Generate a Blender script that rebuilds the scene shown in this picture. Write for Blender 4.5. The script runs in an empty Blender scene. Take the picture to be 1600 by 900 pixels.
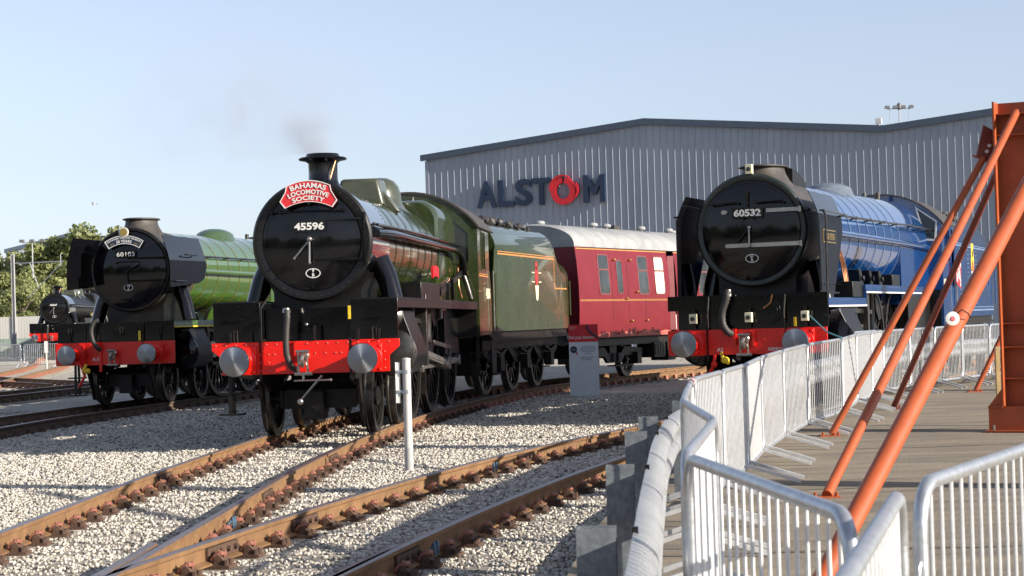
import bpy, bmesh, math, random
import numpy as np
from mathutils import Vector, Matrix
R = math.radians
random.seed(7); RNG = np.random.default_rng(11)
SC = bpy.context.scene
COL = SC.collection

# ------------------------------------------------------------------ camera, light, exposure
CAM_Z = 1.487
cam_d = bpy.data.cameras.new('camera'); cam = bpy.data.objects.new('camera', cam_d); COL.objects.link(cam)
cam_d.sensor_width = 36.0; cam_d.lens = 2950 / 1600 * 36.0
cam_d.clip_start = 0.1; cam_d.clip_end = 5000
PITCH, ROLL = 0.01782, 0.02982
fw = Vector((0, math.cos(PITCH), math.sin(PITCH))); rt = Vector((1, 0, 0)); up = rt.cross(fw)
rt2 = rt * math.cos(ROLL) - up * math.sin(ROLL); up2 = rt * math.sin(ROLL) + up * math.cos(ROLL)
cam.matrix_world = Matrix(((rt2.x, up2.x, -fw.x, 0), (rt2.y, up2.y, -fw.y, 0), (rt2.z, up2.z, -fw.z, CAM_Z), (0, 0, 0, 1)))
SC.camera = cam
cam_d.dof.use_dof = True; cam_d.dof.focus_distance = 28; cam_d.dof.aperture_fstop = 10

SUN_EL, SUN_AZ = R(20.3), R(115)          # azimuth from +Y towards +X
w = bpy.data.worlds.new('World'); SC.world = w; w.use_nodes = True
nt = w.node_tree; nt.nodes.clear()
wo = nt.nodes.new('ShaderNodeOutputWorld'); bg = nt.nodes.new('ShaderNodeBackground'); sk = nt.nodes.new('ShaderNodeTexSky')
sk.sky_type = 'NISHITA'; sk.sun_disc = False; sk.sun_elevation = SUN_EL; sk.sun_rotation = SUN_AZ
sk.air_density = 1.0; sk.dust_density = 0.8; sk.ozone_density = 1.5; sk.altitude = 30
bg.inputs['Strength'].default_value = 0.076
hs = nt.nodes.new('ShaderNodeHueSaturation'); hs.inputs['Saturation'].default_value = 0.47
tint = nt.nodes.new('ShaderNodeMix'); tint.data_type = 'RGBA'; tint.blend_type = 'MULTIPLY'; tint.inputs[0].default_value = 1; tint.inputs[7].default_value = (1.03, 1.10, 1.29, 1)
nt.links.new(sk.outputs[0], hs.inputs['Color']); nt.links.new(hs.outputs[0], tint.inputs[6]); nt.links.new(tint.outputs[2], bg.inputs[0]); nt.links.new(bg.outputs[0], wo.inputs[0])
sun_d = bpy.data.lights.new('sun', 'SUN'); sun = bpy.data.objects.new('sun', sun_d); COL.objects.link(sun)
sun_d.energy = 5.0; sun_d.angle = R(0.55); sun_d.color = (1.0, 0.91, 0.78)
sdir = Vector((math.sin(SUN_AZ) * math.cos(SUN_EL), math.cos(SUN_AZ) * math.cos(SUN_EL), math.sin(SUN_EL)))
sun.rotation_euler = (-sdir).to_track_quat('-Z', 'Y').to_euler(); sun.location = sdir * 60
SC.view_settings.view_transform = 'Standard'; SC.view_settings.look = 'None'
SC.view_settings.exposure = 0.97; SC.view_settings.gamma = 1.0
SC.cycles.max_bounces = 6; SC.cycles.diffuse_bounces = 3; SC.cycles.glossy_bounces = 3
SC.cycles.volume_max_steps = 64; SC.cycles.use_denoising = True

# ------------------------------------------------------------------ materials
def setin(b, names, val):
    for n in names:
        if n in b.inputs:
            b.inputs[n].default_value = val; return
def mat(name, col, rough=0.5, metal=0.0, coat=0.0, var=0.12, vscale=6.0, bump=0.0, bscale=40.0, col2=None, spec=0.5, rvar=0.15, cior=1.5):
    m = bpy.data.materials.new(name); m.use_nodes = True
    n = m.node_tree.nodes; l = m.node_tree.links
    b = n['Principled BSDF']
    b.inputs['Roughness'].default_value = rough; b.inputs['Metallic'].default_value = metal
    setin(b, ['Coat Weight'], coat); setin(b, ['Coat Roughness'], 0.04); setin(b, ['Coat IOR'], cior); setin(b, ['Specular IOR Level'], spec)
    tc = n.new('ShaderNodeTexCoord'); nz = n.new('ShaderNodeTexNoise')
    nz.inputs['Scale'].default_value = vscale; nz.inputs['Detail'].default_value = 5; nz.inputs['Roughness'].default_value = 0.62
    l.new(tc.outputs['Object'], nz.inputs['Vector'])
    cr = n.new('ShaderNodeValToRGB'); cr.color_ramp.elements[0].position = 0.32; cr.color_ramp.elements[1].position = 0.68
    c2 = col2 if col2 else tuple(min(1, c * (1 + var)) for c in col)
    c1 = col if col2 else tuple(c * (1 - var) for c in col)
    cr.color_ramp.elements[0].color = (*c1, 1); cr.color_ramp.elements[1].color = (*c2, 1)
    l.new(nz.outputs['Fac'], cr.inputs[0]); l.new(cr.outputs[0], b.inputs['Base Color'])
    mr = n.new('ShaderNodeMapRange'); mr.inputs['To Min'].default_value = max(0.02, rough * (1 - rvar)); mr.inputs['To Max'].default_value = min(1, rough * (1 + rvar) + 0.02)
    n2 = n.new('ShaderNodeTexNoise'); n2.inputs['Scale'].default_value = vscale * 2.3; n2.inputs['Detail'].default_value = 4
    l.new(tc.outputs['Object'], n2.inputs['Vector']); l.new(n2.outputs['Fac'], mr.inputs['Value']); l.new(mr.outputs[0], b.inputs['Roughness'])
    if bump:
        bp = n.new('ShaderNodeBump'); bp.inputs['Strength'].default_value = bump; bp.inputs['Distance'].default_value = 0.01
        n3 = n.new('ShaderNodeTexNoise'); n3.inputs['Scale'].default_value = bscale; n3.inputs['Detail'].default_value = 6
        l.new(tc.outputs['Object'], n3.inputs['Vector']); l.new(n3.outputs['Fac'], bp.inputs['Height']); l.new(bp.outputs[0], b.inputs['Normal'])
    return m
MT = dict(
    black=mat('black_paint', (0.0035, 0.0035, 0.0045), 0.09, coat=0.15, bump=0.04, bscale=5, rvar=0.5, spec=0.35),
    glossblack=mat('smokebox_black', (0.004, 0.004, 0.005), 0.10, coat=1.0, cior=2.2, bump=0.05, bscale=8, rvar=0.5),
    blackm=mat('sooty_black', (0.004, 0.004, 0.004), 0.34, bump=0.2, bscale=30, col2=(0.009, 0.008, 0.007), spec=0.35),
    grime=mat('oily_grime', (0.005, 0.004, 0.004), 0.45, bump=0.4, bscale=25, col2=(0.018, 0.014, 0.011), spec=0.3),
    soot=mat('grey_brown_soot', (0.03, 0.026, 0.023), 0.55, bump=0.3, bscale=24, col2=(0.065, 0.056, 0.047)),
    red=mat('red_paint', (0.66, 0.008, 0.002), 0.34, coat=0.1, var=0.10, bump=0.04),
    green=mat('brunswick_green', (0.021, 0.031, 0.009), 0.18, coat=0.6, cior=1.6, spec=0.25, bump=0.03, bscale=4, col2=(0.031, 0.043, 0.013), rvar=0.5),
    greent=mat('tender_green', (0.026, 0.040, 0.011), 0.24, coat=0.7, cior=1.4, bump=0.04, bscale=4, vscale=1.5, col2=(0.040, 0.056, 0.018), rvar=0.5),
    agreen=mat('apple_green', (0.048, 0.098, 0.012), 0.16, coat=1.0, cior=1.9, bump=0.03, bscale=5, col2=(0.060, 0.118, 0.018)),
    blue=mat('express_blue', (0.003, 0.042, 0.16), 0.14, coat=1.0, cior=1.75, bump=0.03, bscale=4, col2=(0.005, 0.056, 0.21), rvar=0.5),
    maroon=mat('crimson_paint', (0.135, 0.005, 0.011), 0.42, coat=0.0, bump=0.03, bscale=3, vscale=1.5, col2=(0.16, 0.007, 0.014), rvar=0.3),
    faded=mat('faded_crimson', (0.36, 0.06, 0.05), 0.55, bump=0.1, col2=(0.48, 0.14, 0.11)),
    roofg=mat('roof_grey', (0.21, 0.215, 0.215), 0.6, bump=0.15, vscale=2.5, col2=(0.31, 0.315, 0.315)),
    steel=mat('bright_steel', (0.40, 0.38, 0.35), 0.30, 0.9, bump=0.08, bscale=60, var=0.2),
    steeld=mat('oiled_steel', (0.09, 0.083, 0.075), 0.32, 0.85, bump=0.2, bscale=40, var=0.35),
    bufsteel=mat('buffer_steel', (0.27, 0.28, 0.30), 0.34, 0.85, bump=0.05, bscale=60, var=0.12, vscale=3),
    brass=mat('brass', (0.62, 0.42, 0.14), 0.3, 0.9),
    copper=mat('copper_pipe', (0.55, 0.26, 0.14), 0.35, 0.9, var=0.3),
    white=mat('white_paint', (0.66, 0.65, 0.62), 0.45, var=0.04),
    cream=mat('cream_paint', (0.72, 0.66, 0.45), 0.45, var=0.06),
    orange=mat('orange_lining', (0.50, 0.20, 0.05), 0.5),
    agband=mat('boiler_band_lining', (0.16, 0.14, 0.02), 0.35),
    goldline=mat('gold_lining', (0.42, 0.24, 0.06), 0.5),
    yellow=mat('yellow_paint', (0.75, 0.52, 0.03), 0.4, var=0.2),
    glass=mat('dark_glass', (0.020, 0.023, 0.024), 0.05, coat=0.4, var=0.3, vscale=2),
    cglass=mat('carriage_glass', (0.030, 0.035, 0.038), 0.10, spec=0.35, var=0.6, vscale=1.2),
    blind=mat('window_blind', (0.62, 0.60, 0.50), 0.7),
    hose=mat('rubber_hose', (0.026, 0.024, 0.022), 0.6, bump=0.3),
    rail=mat('rusty_rail', (0.130, 0.067, 0.027), 0.75, bump=0.25, bscale=30, vscale=4, col2=(0.215, 0.118, 0.052)),
    railtop=mat('rail_head', (0.14, 0.12, 0.12), 0.34, 0.6, bump=0.1, bscale=50, vscale=14, col2=(0.26, 0.20, 0.18)),
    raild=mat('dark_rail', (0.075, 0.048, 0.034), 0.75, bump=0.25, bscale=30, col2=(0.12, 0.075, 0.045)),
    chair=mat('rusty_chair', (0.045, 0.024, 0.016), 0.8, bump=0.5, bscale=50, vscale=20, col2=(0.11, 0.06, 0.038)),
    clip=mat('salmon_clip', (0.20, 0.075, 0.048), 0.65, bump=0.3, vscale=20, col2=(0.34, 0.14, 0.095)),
    sleeper=mat('weathered_sleeper', (0.20, 0.175, 0.145), 0.9, bump=0.6, bscale=20, vscale=9, col2=(0.36, 0.32, 0.27)),
    galv=mat('galvanised_steel', (0.40, 0.42, 0.44), 0.36, 0.75, bump=0.12, bscale=45, vscale=18, col2=(0.56, 0.58, 0.60), rvar=0.35),
    galvb=mat('galvanised_bars', (0.50, 0.51, 0.52), 0.45, 0.3, bump=0.12, bscale=45, vscale=18, col2=(0.64, 0.64, 0.64), rvar=0.3),
    spangle=mat('spangled_zinc', (0.13, 0.15, 0.165), 0.55, 0.4, bump=0.1, bscale=60, vscale=30, col2=(0.23, 0.25, 0.265)),
    armco=mat('dull_zinc', (0.33, 0.345, 0.36), 0.42, 0.55, bump=0.12, bscale=45, vscale=5, col2=(0.46, 0.47, 0.47)),
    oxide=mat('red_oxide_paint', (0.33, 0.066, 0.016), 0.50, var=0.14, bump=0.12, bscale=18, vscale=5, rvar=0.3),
    oxide_shaded=mat('shaded_oxide_paint', (0.17, 0.030, 0.020), 0.5, var=0.14, bump=0.12, bscale=18, vscale=3),  # oxide paint darkened to put shade into the colour of the shaded brace
    concrete=mat('weathered_concrete', (0.26, 0.235, 0.20), 0.9, bump=0.5, bscale=30, vscale=3, col2=(0.36, 0.33, 0.28)),
    coal=mat('coal', (0.008, 0.008, 0.009), 0.5, bump=0.6, bscale=15, col2=(0.03, 0.028, 0.027)),
    postw=mat('marker_white', (0.48, 0.47, 0.44), 0.55, var=0.1, vscale=20),
    postg=mat('marker_grey', (0.34, 0.34, 0.34), 0.6, var=0.15, vscale=20),
    navy=mat('sign_navy', (0.012, 0.026, 0.060), 0.4, var=0.08),
    signred=mat('sign_red', (0.58, 0.012, 0.020), 0.4, var=0.08),
    hbred=mat('headboard_red', (0.60, 0.020, 0.028), 0.35, coat=0.3, var=0.06),
    trim=mat('roof_trim', (0.055, 0.075, 0.11), 0.45, var=0.1),
    bark=mat('bark', (0.09, 0.07, 0.05), 0.9, bump=0.5),
    timber=mat('pale_timber', (0.40, 0.28, 0.13), 0.8, var=0.2),
    bannerw=mat('banner_white', (0.62, 0.64, 0.68), 0.5, var=0.04),
    grating=mat('floodlight_grey', (0.12, 0.12, 0.13), 0.5),
)
def brushed():
    m = MT['bufsteel']; n = m.node_tree.nodes; l = m.node_tree.links; b = n['Principled BSDF']; t = n.new('ShaderNodeTangent'); t.direction_type = 'RADIAL'; t.axis = 'Y'
    l.new(t.outputs[0], b.inputs['Tangent']); b.inputs['Anisotropic'].default_value = 0.85; b.inputs['Metallic'].default_value = 1.0
brushed()
# ------------------------------------------------------------------ mesh helper
class MB:
    def __init__(s): s.v = []; s.f = []; s.m = []
    def add(s, vs, fs, mi=0):
        o = len(s.v); s.v += [tuple(p) for p in vs]
        s.f += [tuple(i + o for i in f) for f in fs]; s.m += [mi] * len(fs); return s
    def box(s, x0, x1, y0, y1, z0, z1, mi=0):
        return s.add([(x0, y0, z0), (x1, y0, z0), (x1, y1, z0), (x0, y1, z0), (x0, y0, z1), (x1, y0, z1), (x1, y1, z1), (x0, y1, z1)],
                     [(0, 3, 2, 1), (4, 5, 6, 7), (0, 1, 5, 4), (1, 2, 6, 5), (2, 3, 7, 6), (3, 0, 4, 7)], mi)
    def bar(s, p0, p1, wdt, hgt, mi=0, upv=(0, 0, 1)):
        p0 = Vector(p0); p1 = Vector(p1); d = (p1 - p0).normalized(); u = Vector(upv)
        if abs(d.dot(u)) > 0.98: u = Vector((0, 1, 0))
        sd = d.cross(u).normalized(); u = sd.cross(d).normalized()
        a = sd * wdt / 2; b = u * hgt / 2
        vs = [p0 - a - b, p0 + a - b, p0 + a + b, p0 - a + b, p1 - a - b, p1 + a - b, p1 + a + b, p1 - a + b]
        return s.add(vs, [(0, 3, 2, 1), (4, 5, 6, 7), (0, 1, 5, 4), (1, 2, 6, 5), (2, 3, 7, 6), (3, 0, 4, 7)], mi)
    def loft(s, rings, cap=True, mi=0, closed=True):
        n = len(rings[0]); vs = [p for r in rings for p in r]; fs = []
        for i in range(len(rings) - 1):
            for j in range(n if closed else n - 1):
                k = (j + 1) % n; fs.append((i * n + j, i * n + k, (i + 1) * n + k, (i + 1) * n + j))
        if cap and closed: fs.append(tuple(range(n - 1, -1, -1))); fs.append(tuple((len(rings) - 1) * n + j for j in range(n)))
        return s.add(vs, fs, mi)
    def _frame(s, d):
        d = d.normalized(); u = Vector((0, 0, 1)) if abs(d.z) < 0.95 else Vector((0, 1, 0))
        a = d.cross(u).normalized(); return a, a.cross(d).normalized()
    def cyl(s, p0, p1, r0, r1=None, n=16, cap=True, mi=0):
        p0 = Vector(p0); p1 = Vector(p1); r1 = r0 if r1 is None else r1; a, b = s._frame(p1 - p0)
        rg = [[p + (a * math.cos(t) + b * math.sin(t)) * r for t in [2 * math.pi * k / n for k in range(n)]] for p, r in ((p0, r0), (p1, r1))]
        return s.loft(rg, cap, mi)
    def lathe(s, prof, o, ax=(0, 0, 1), n=32, mi=0, cap=True):
        o = Vector(o); d = Vector(ax).normalized(); a, b = s._frame(d)
        rg = [[o + d * h + (a * math.cos(t) + b * math.sin(t)) * max(r, 1e-4) for t in [2 * math.pi * k / n for k in range(n)]] for r, h in prof]
        return s.loft(rg, cap, mi)
    def tube(s, pts, r, n=8, cap=True, mi=0):
        P = [Vector(p) for p in pts]; rg = []; a = None
        for i, p in enumerate(P):
            d = ((P[min(i + 1, len(P) - 1)] - P[i]).normalized() + (P[i] - P[max(i - 1, 0)]).normalized()).normalized()
            if a is None: a, b = s._frame(d)
            else: a = (a - d * a.dot(d)).normalized(); b = a.cross(d).normalized()
            rr = r[i] if isinstance(r, (list, tuple)) else r
            rg.append([p + (a * math.cos(t) + b * math.sin(t)) * rr for t in [2 * math.pi * k / n for k in range(n)]])
        return s.loft(rg, cap, mi)
    def prism(s, poly, ax, a, b, mi=0):
        f = {'x': lambda p, t: (t, p[0], p[1]), 'y': lambda p, t: (p[0], t, p[1]), 'z': lambda p, t: (p[0], p[1], t)}[ax]
        return s.loft([[f(p, a) for p in poly], [f(p, b) for p in poly]], True, mi)
    def sphere(s, c, r, sc=(1, 1, 1), n=12, mi=0):
        m = n // 2; rg = []
        for i in range(m + 1):
            t = math.pi * i / m; rr = max(math.sin(t), 0.02) * r
            rg.append([(c[0] + rr * math.cos(2 * math.pi * j / n) * sc[0], c[1] + rr * math.sin(2 * math.pi * j / n) * sc[1], c[2] + math.cos(t) * r * sc[2]) for j in range(n)])
        return s.loft(rg, True, mi)
    def rivets(s, pts, d, r=0.012, mi=0):
        d = Vector(d).normalized(); a, b = s._frame(d)
        for p in pts:
            p = Vector(p)
            r1 = [p + (a * math.cos(t) + b * math.sin(t)) * r for t in [math.pi / 3 * k for k in range(6)]]
            r2 = [p + d * r * 0.55 + (a * math.cos(t) + b * math.sin(t)) * r * 0.6 for t in [math.pi / 3 * k for k in range(6)]]
            s.loft([r1, r2], True, mi)
        return s
    def mesh(s, name, mats, smooth=38):
        me = bpy.data.meshes.new(name); me.from_pydata([tuple(p) for p in s.v], [], s.f)
        mats = mats if isinstance(mats, (list, tuple)) else [mats]
        for m in mats: me.materials.append(MT[m] if isinstance(m, str) else m)
        if len(mats) > 1: me.polygons.foreach_set('material_index', s.m)
        if len(s.f) < 60000:
            bm = bmesh.new(); bm.from_mesh(me); bmesh.ops.recalc_face_normals(bm, faces=bm.faces); bm.to_mesh(me); bm.free()
        if smooth:
            me.polygons.foreach_set('use_smooth', [True] * len(me.polygons)); me.set_sharp_from_angle(angle=R(smooth))
        me.update(); return me
    def build(s, name, mats, parent=None, smooth=38, bevel=0, loc=None):
        o = bpy.data.objects.new(name, s.mesh(name, mats, smooth)); COL.objects.link(o)
        if parent: o.parent = parent
        if loc: o.location = loc
        if bevel:
            b = o.modifiers.new('bevel', 'BEVEL'); b.width = bevel; b.segments = 2; b.limit_method = 'ANGLE'; b.angle_limit = R(50)
            b.harden_normals = False
        return o
def inst(me, name, parent, loc=(0, 0, 0), rot=(0, 0, 0), sc=(1, 1, 1)):
    o = bpy.data.objects.new(name, me); COL.objects.link(o); o.parent = parent; o.location = loc; o.rotation_euler = rot; o.scale = sc; return o
def tag(o, label=None, cat=None, group=None, kind=None):
    if label: o['label'] = label
    if cat: o['category'] = cat
    if group: o['group'] = group
    if kind: o['kind'] = kind
    return o
def thing(name, label, cat, loc=(0, 0, 0), rz=0, group=None):
    o = bpy.data.objects.new(name, None); COL.objects.link(o); o.location = loc; o.rotation_euler = (0, 0, rz); o.empty_display_size = 0.3
    return tag(o, label, cat, group)
def copy_tree(o, parent=None):
    c = o.copy(); COL.objects.link(c); c.parent = parent
    for ch in [k for k in o.children]: copy_tree(ch, c)
    return c
_txt = {}
def text_pts(s, size=1.0, extr=0.01, bold=0.0, space=1.0):
    """vertices/faces of a word, centred on x, baseline y = 0, thickness along z"""
    key = (s, bold, space)
    if key not in _txt:
        cu = bpy.data.curves.new('lettering', 'FONT'); cu.body = s; cu.align_x = 'CENTER'; cu.size = 1; cu.extrude = 0.5
        cu.offset = bold; cu.space_character = space; cu.resolution_u = 4
        ob = bpy.data.objects.new('lettering', cu); me = bpy.data.meshes.new_from_object(ob)
        _txt[key] = ([tuple(v.co) for v in me.vertices], [tuple(p.vertices) for p in me.polygons])
        bpy.data.objects.remove(ob); bpy.data.meshes.remove(me); bpy.data.curves.remove(cu)
    vs, fs = _txt[key]
    return [(x * size, y * size, z * 2 * extr / 2) for x, y, z in vs], fs
def put_text(mb, s, fn, size, extr=0.004, bold=0.02, space=1.0, mi=0):
    vs, fs = text_pts(s, size, extr, bold, space); mb.add([fn(*p) for p in vs], fs, mi); return mb
# ------------------------------------------------------------------ ground
def lerp_tab(tab, t):
    if t <= tab[0][0]: return tab[0][1]
    for (a, va), (b, vb) in zip(tab, tab[1:]):
        if t <= b: return va + (vb - va) * (t - a) / (b - a)
    return tab[-1][1]
def zg(y): return lerp_tab([(55, -0.20), (100, 0.10), (101, 0.10)], y)
def zp(y): return lerp_tab([(17, -0.068), (27, 0.08), (28, 0.08)], y)
def PX(px, d): return (px - 800) / 2950 * d
def smooth_path(ctrl, step=0.5):
    """Catmull-Rom through the control points"""
    P = [Vector((*c, 0)) if len(c) == 2 else Vector(c) for c in ctrl]
    P = [P[0] * 2 - P[1]] + P + [P[-1] * 2 - P[-2]]; out = []
    for i in range(1, len(P) - 2):
        n = max(2, int((P[i + 1] - P[i]).length / step))
        for k in range(n):
            t = k / n
            out.append(0.5 * ((2 * P[i]) + (P[i + 1] - P[i - 1]) * t + (2 * P[i - 1] - 5 * P[i] + 4 * P[i + 1] - P[i + 2]) * t * t + (3 * P[i] - P[i - 1] - 3 * P[i + 1] + P[i + 2]) * t ** 3))
    out.append(P[-2]); return out
def gravel_mat():
    m = bpy.data.materials.new('ballast'); m.use_nodes = True; n = m.node_tree.nodes; l = m.node_tree.links; b = n['Principled BSDF']
    b.inputs['Roughness'].default_value = 0.95
    tc = n.new('ShaderNodeTexCoord')
    v = n.new('ShaderNodeTexVoronoi'); v.inputs['Scale'].default_value = 24; v.feature = 'F1'
    l.new(tc.outputs['Object'], v.inputs['Vector'])
    sp = n.new('ShaderNodeSeparateColor'); l.new(v.outputs['Color'], sp.inputs[0])
    cr = n.new('ShaderNodeValToRGB'); e = cr.color_ramp.elements; e[0].position = 0; e[0].color = (0.17, 0.155, 0.13, 1); e[1].position = 1; e[1].color = (0.60, 0.56, 0.49, 1)
    x = cr.color_ramp.elements.new(0.25); x.color = (0.34, 0.315, 0.27, 1)
    l.new(sp.outputs[0], cr.inputs[0])
    nz = n.new('ShaderNodeTexNoise'); nz.inputs['Scale'].default_value = 0.35; nz.inputs['Detail'].default_value = 6
    l.new(tc.outputs['Object'], nz.inputs['Vector'])
    mx = n.new('ShaderNodeMix'); mx.data_type = 'RGBA'; mx.blend_type = 'MULTIPLY'; mx.inputs[0].default_value = 1
    c2 = n.new('ShaderNodeValToRGB'); c2.color_ramp.elements[0].position = 0.3; c2.color_ramp.elements[1].position = 0.7
    c2.color_ramp.elements[0].color = (0.82, 0.78, 0.74, 1); c2.color_ramp.elements[1].color = (1, 1, 1, 1)
    l.new(nz.outputs['Fac'], c2.inputs[0]); l.new(cr.outputs[0], mx.inputs[6]); l.new(c2.outputs[0], mx.inputs[7]); l.new(mx.outputs[2], b.inputs['Base Color'])
    bp = n.new('ShaderNodeBump'); bp.inputs['Strength'].default_value = 1.0; bp.inputs['Distance'].default_value = 0.03; bp.invert = True
    l.new(v.outputs['Distance'], bp.inputs['Height']); l.new(bp.outputs[0], b.inputs['Normal'])
    return m
MT['gravel'] = gravel_mat()
g = MB(); ys = [-60, 0, 20, 40, 55, 70, 85, 100, 140, 300, 1500]; xs = [-900, -200, -60, -20, 0, 20, 60, 200, 900]
g.add([(x, y, zg(y) - 0.012) for y in ys for x in xs], [(j * 9 + i, j * 9 + i + 1, (j + 1) * 9 + i + 1, (j + 1) * 9 + i) for j in range(10) for i in range(8)])
tag(g.build('ground', 'gravel', smooth=0), kind='structure')

# barrier line joints (x, y) and the pavement edge that runs beside it
JN = [(PX(p, d), d) for p, d in [(1322, 4.35), (1062, 6.4), (1110, 8.5), (1062, 10.5), (1069, 12.4), (1078, 14.1), (1123, 15.9), (1160, 17.5), (1184, 19.2), (1219, 21.0), (1257, 22.9),
      (1312, 24.8), (1334, 26.7), (1358, 28.5), (1376, 30.1), (1418, 31.6), (1457, 33.2), (1500, 34.5), (1543, 35.7), (1588, 37.0), (1640, 38.2), (1690, 39.4)]]
GR = [(0.08, 3.0), (0.31, 5.54), (0.62, 9.15), (0.94, 12.5), (1.38, 15.6), (2.45, 19.9), (3.15, 22.9), (4.05, 25.3), (5.45, 29.3), (7.0, 33.3), (8.6, 36.2), (10.3, 38.8), (13, 42.0)]
GRP = smooth_path(GR, 0.4)
def offset_path(P, o, zf=None):
    out = []
    for i, p in enumerate(P):
        d = (P[min(i + 1, len(P) - 1)] - P[max(i - 1, 0)]).normalized(); nrm = Vector((d.y, -d.x, 0))
        q = p + nrm * o; q.z = zf(q) if zf else p.z; out.append(q)
    return out
def pave_mat():
    m = bpy.data.materials.new('pavement'); m.use_nodes = True; n = m.node_tree.nodes; l = m.node_tree.links; b = n['Principled BSDF']
    b.inputs['Roughness'].default_value = 0.92
    tc = n.new('ShaderNodeTexCoord'); mp = n.new('ShaderNodeMapping'); mp.inputs['Scale'].default_value = (0.5, 2.6, 1)
    l.new(tc.outputs['Object'], mp.inputs['Vector'])
    a = n.new('ShaderNodeTexNoise'); a.inputs['Scale'].default_value = 1.1; a.inputs['Detail'].default_value = 8; l.new(mp.outputs[0], a.inputs['Vector'])
    c = n.new('ShaderNodeTexNoise'); c.inputs['Scale'].default_value = 60; c.inputs['Detail'].default_value = 5; l.new(tc.outputs['Object'], c.inputs['Vector'])
    cr = n.new('ShaderNodeValToRGB'); e = cr.color_ramp.elements; e[0].position = 0.3; e[0].color = (0.15, 0.13, 0.105, 1); e[1].position = 0.68; e[1].color = (0.30, 0.25, 0.185, 1)
    l.new(a.outputs['Fac'], cr.inputs[0])
    c2 = n.new('ShaderNodeValToRGB'); e = c2.color_ramp.elements; e[0].position = 0.35; e[0].color = (0.6, 0.6, 0.6, 1); e[1].position = 0.65; e[1].color = (1.15, 1.12, 1.05, 1)
    l.new(c.outputs['Fac'], c2.inputs[0])
    mx = n.new('ShaderNodeMix'); mx.data_type = 'RGBA'; mx.blend_type = 'MULTIPLY'; mx.inputs[0].default_value = 1
    l.new(cr.outputs[0], mx.inputs[6]); l.new(c2.outputs[0], mx.inputs[7]); l.new(mx.outputs[2], b.inputs['Base Color'])
    bp = n.new('ShaderNodeBump'); bp.inputs['Strength'].default_value = 0.7; bp.inputs['Distance'].default_value = 0.01
    l.new(c.outputs['Fac'], bp.inputs['Height']); l.new(bp.outputs[0], b.inputs['Normal'])
    return m
MT['pave'] = pave_mat()
edge = offset_path(GRP, -0.55)
edge = [Vector((edge[0].x - 0.4, -6, 0))] + edge + [Vector((60, 70, 0))]
pv = MB(); L = []
for e in edge:
    L.append([(e.x + (60 - e.x) * t ** 2, e.y, zp(e.y)) for t in [k / 8 for k in range(9)]])
pv.loft(L, cap=False, closed=False)
for a, b in zip(edge, edge[1:]):
    pv.add([(a.x, a.y, zp(a.y)), (b.x, b.y, zp(b.y)), (b.x, b.y, -0.3), (a.x, a.y, -0.3)], [(0, 1, 2, 3)])
tag(pv.build('pavement', 'pave', smooth=0), kind='structure')
# old expansion joints running across the paving
cj = MB()
for y, x0, x1 in [(12.3, 1.4, 9), (16.6, 1.9, 4.6), (20.6, 3.6, 12), (23.1, 4.4, 12), (9.6, 1.1, 8), (8.7, 0.9, 8), (27.9, 6.2, 14)]:
    px = [(x0 + (x1 - x0) * k / 30, y + 0.03 * math.sin(k * 1.7) + random.uniform(-.012, .012)) for k in range(31)]
    for a, b in zip(px, px[1:]):
        cj.add([(a[0], a[1] - .014, zp(a[1]) + .004), (b[0], b[1] - .014, zp(b[1]) + .004), (b[0], b[1] + .014, zp(b[1]) + .004), (a[0], a[1] + .014, zp(a[1]) + .004)], [(0, 1, 2, 3)])
MT['joint'] = mat('tar_joint', (0.035, 0.03, 0.027), 0.9)
tag(cj.build('pavement_joints', 'joint', smooth=0), kind='structure')

# ------------------------------------------------------------------ tracks
G = 0.7525
BT = []
def integ(x, y, h, k, dk, s0, s1, n=60):
    out = []; 
    for i in range(n + 1):
        s = s0 + (s1 - s0) * i / n; m = 30; X, Y = x, y
        for j in range(m):
            t = s * (j + 0.5) / m; ph = h + k * t + dk * t * t / 2; X += math.sin(ph) * s / m; Y += math.cos(ph) * s / m
        out.append((X, Y))
    return out
tA = smooth_path([(-3.42, 3.0), (-3.38, 8), (-3.27, 12), (-3.18, 16), (-3.10, 20), (-2.85, 25), (-2.52, 29), (-2.05, 33), (-1.40, 37), (-.58, 41), (.4, 44.7), (2.1, 49), (4.3, 53.2), (9.5, 63), (15.5, 73)], 0.45)
bp_ = integ(-1.5203, 13.0, .20895, .00819, .00112, -9.5, 9.5, 6)
tB = smooth_path(bp_ + [(2.45, 26.0), (3.39, 28.5), (4.9, 32.2), (7.5, 38.6), (11.3, 48.0), (16, 59)], 0.45)
tC = smooth_path([(-9.9, 14), (-9.75, 20), (-9.4, 28), (-9.05, 33.5), (-8.42, 38.3), (-7.7, 42.8), (-6.3, 51), (-4.5, 61), (-2, 72), (2, 88)], 0.6)
tD = smooth_path([(-15, 36), (-14.3, 43), (-13.5, 49.5), (-12.6, 55.5), (-10.5, 68), (-7, 90)], 0.8)
tE = smooth_path([(-16.2, 52), (-17.6, 62), (-19.0, 72), (-20.6, 83), (-23.2, 95), (-25.4, 105), (-26.4, 125), (-26.8, 150)], 1.0)
tF = smooth_path([(-13.5, 58), (-19.5, 68), (-25.5, 84), (-30, 100), (-34, 120)], 1.0)
def cumlen(P):
    c = [0]
    for a, b in zip(P, P[1:]): c.append(c[-1] + (b - a).length)
    return c
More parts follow.
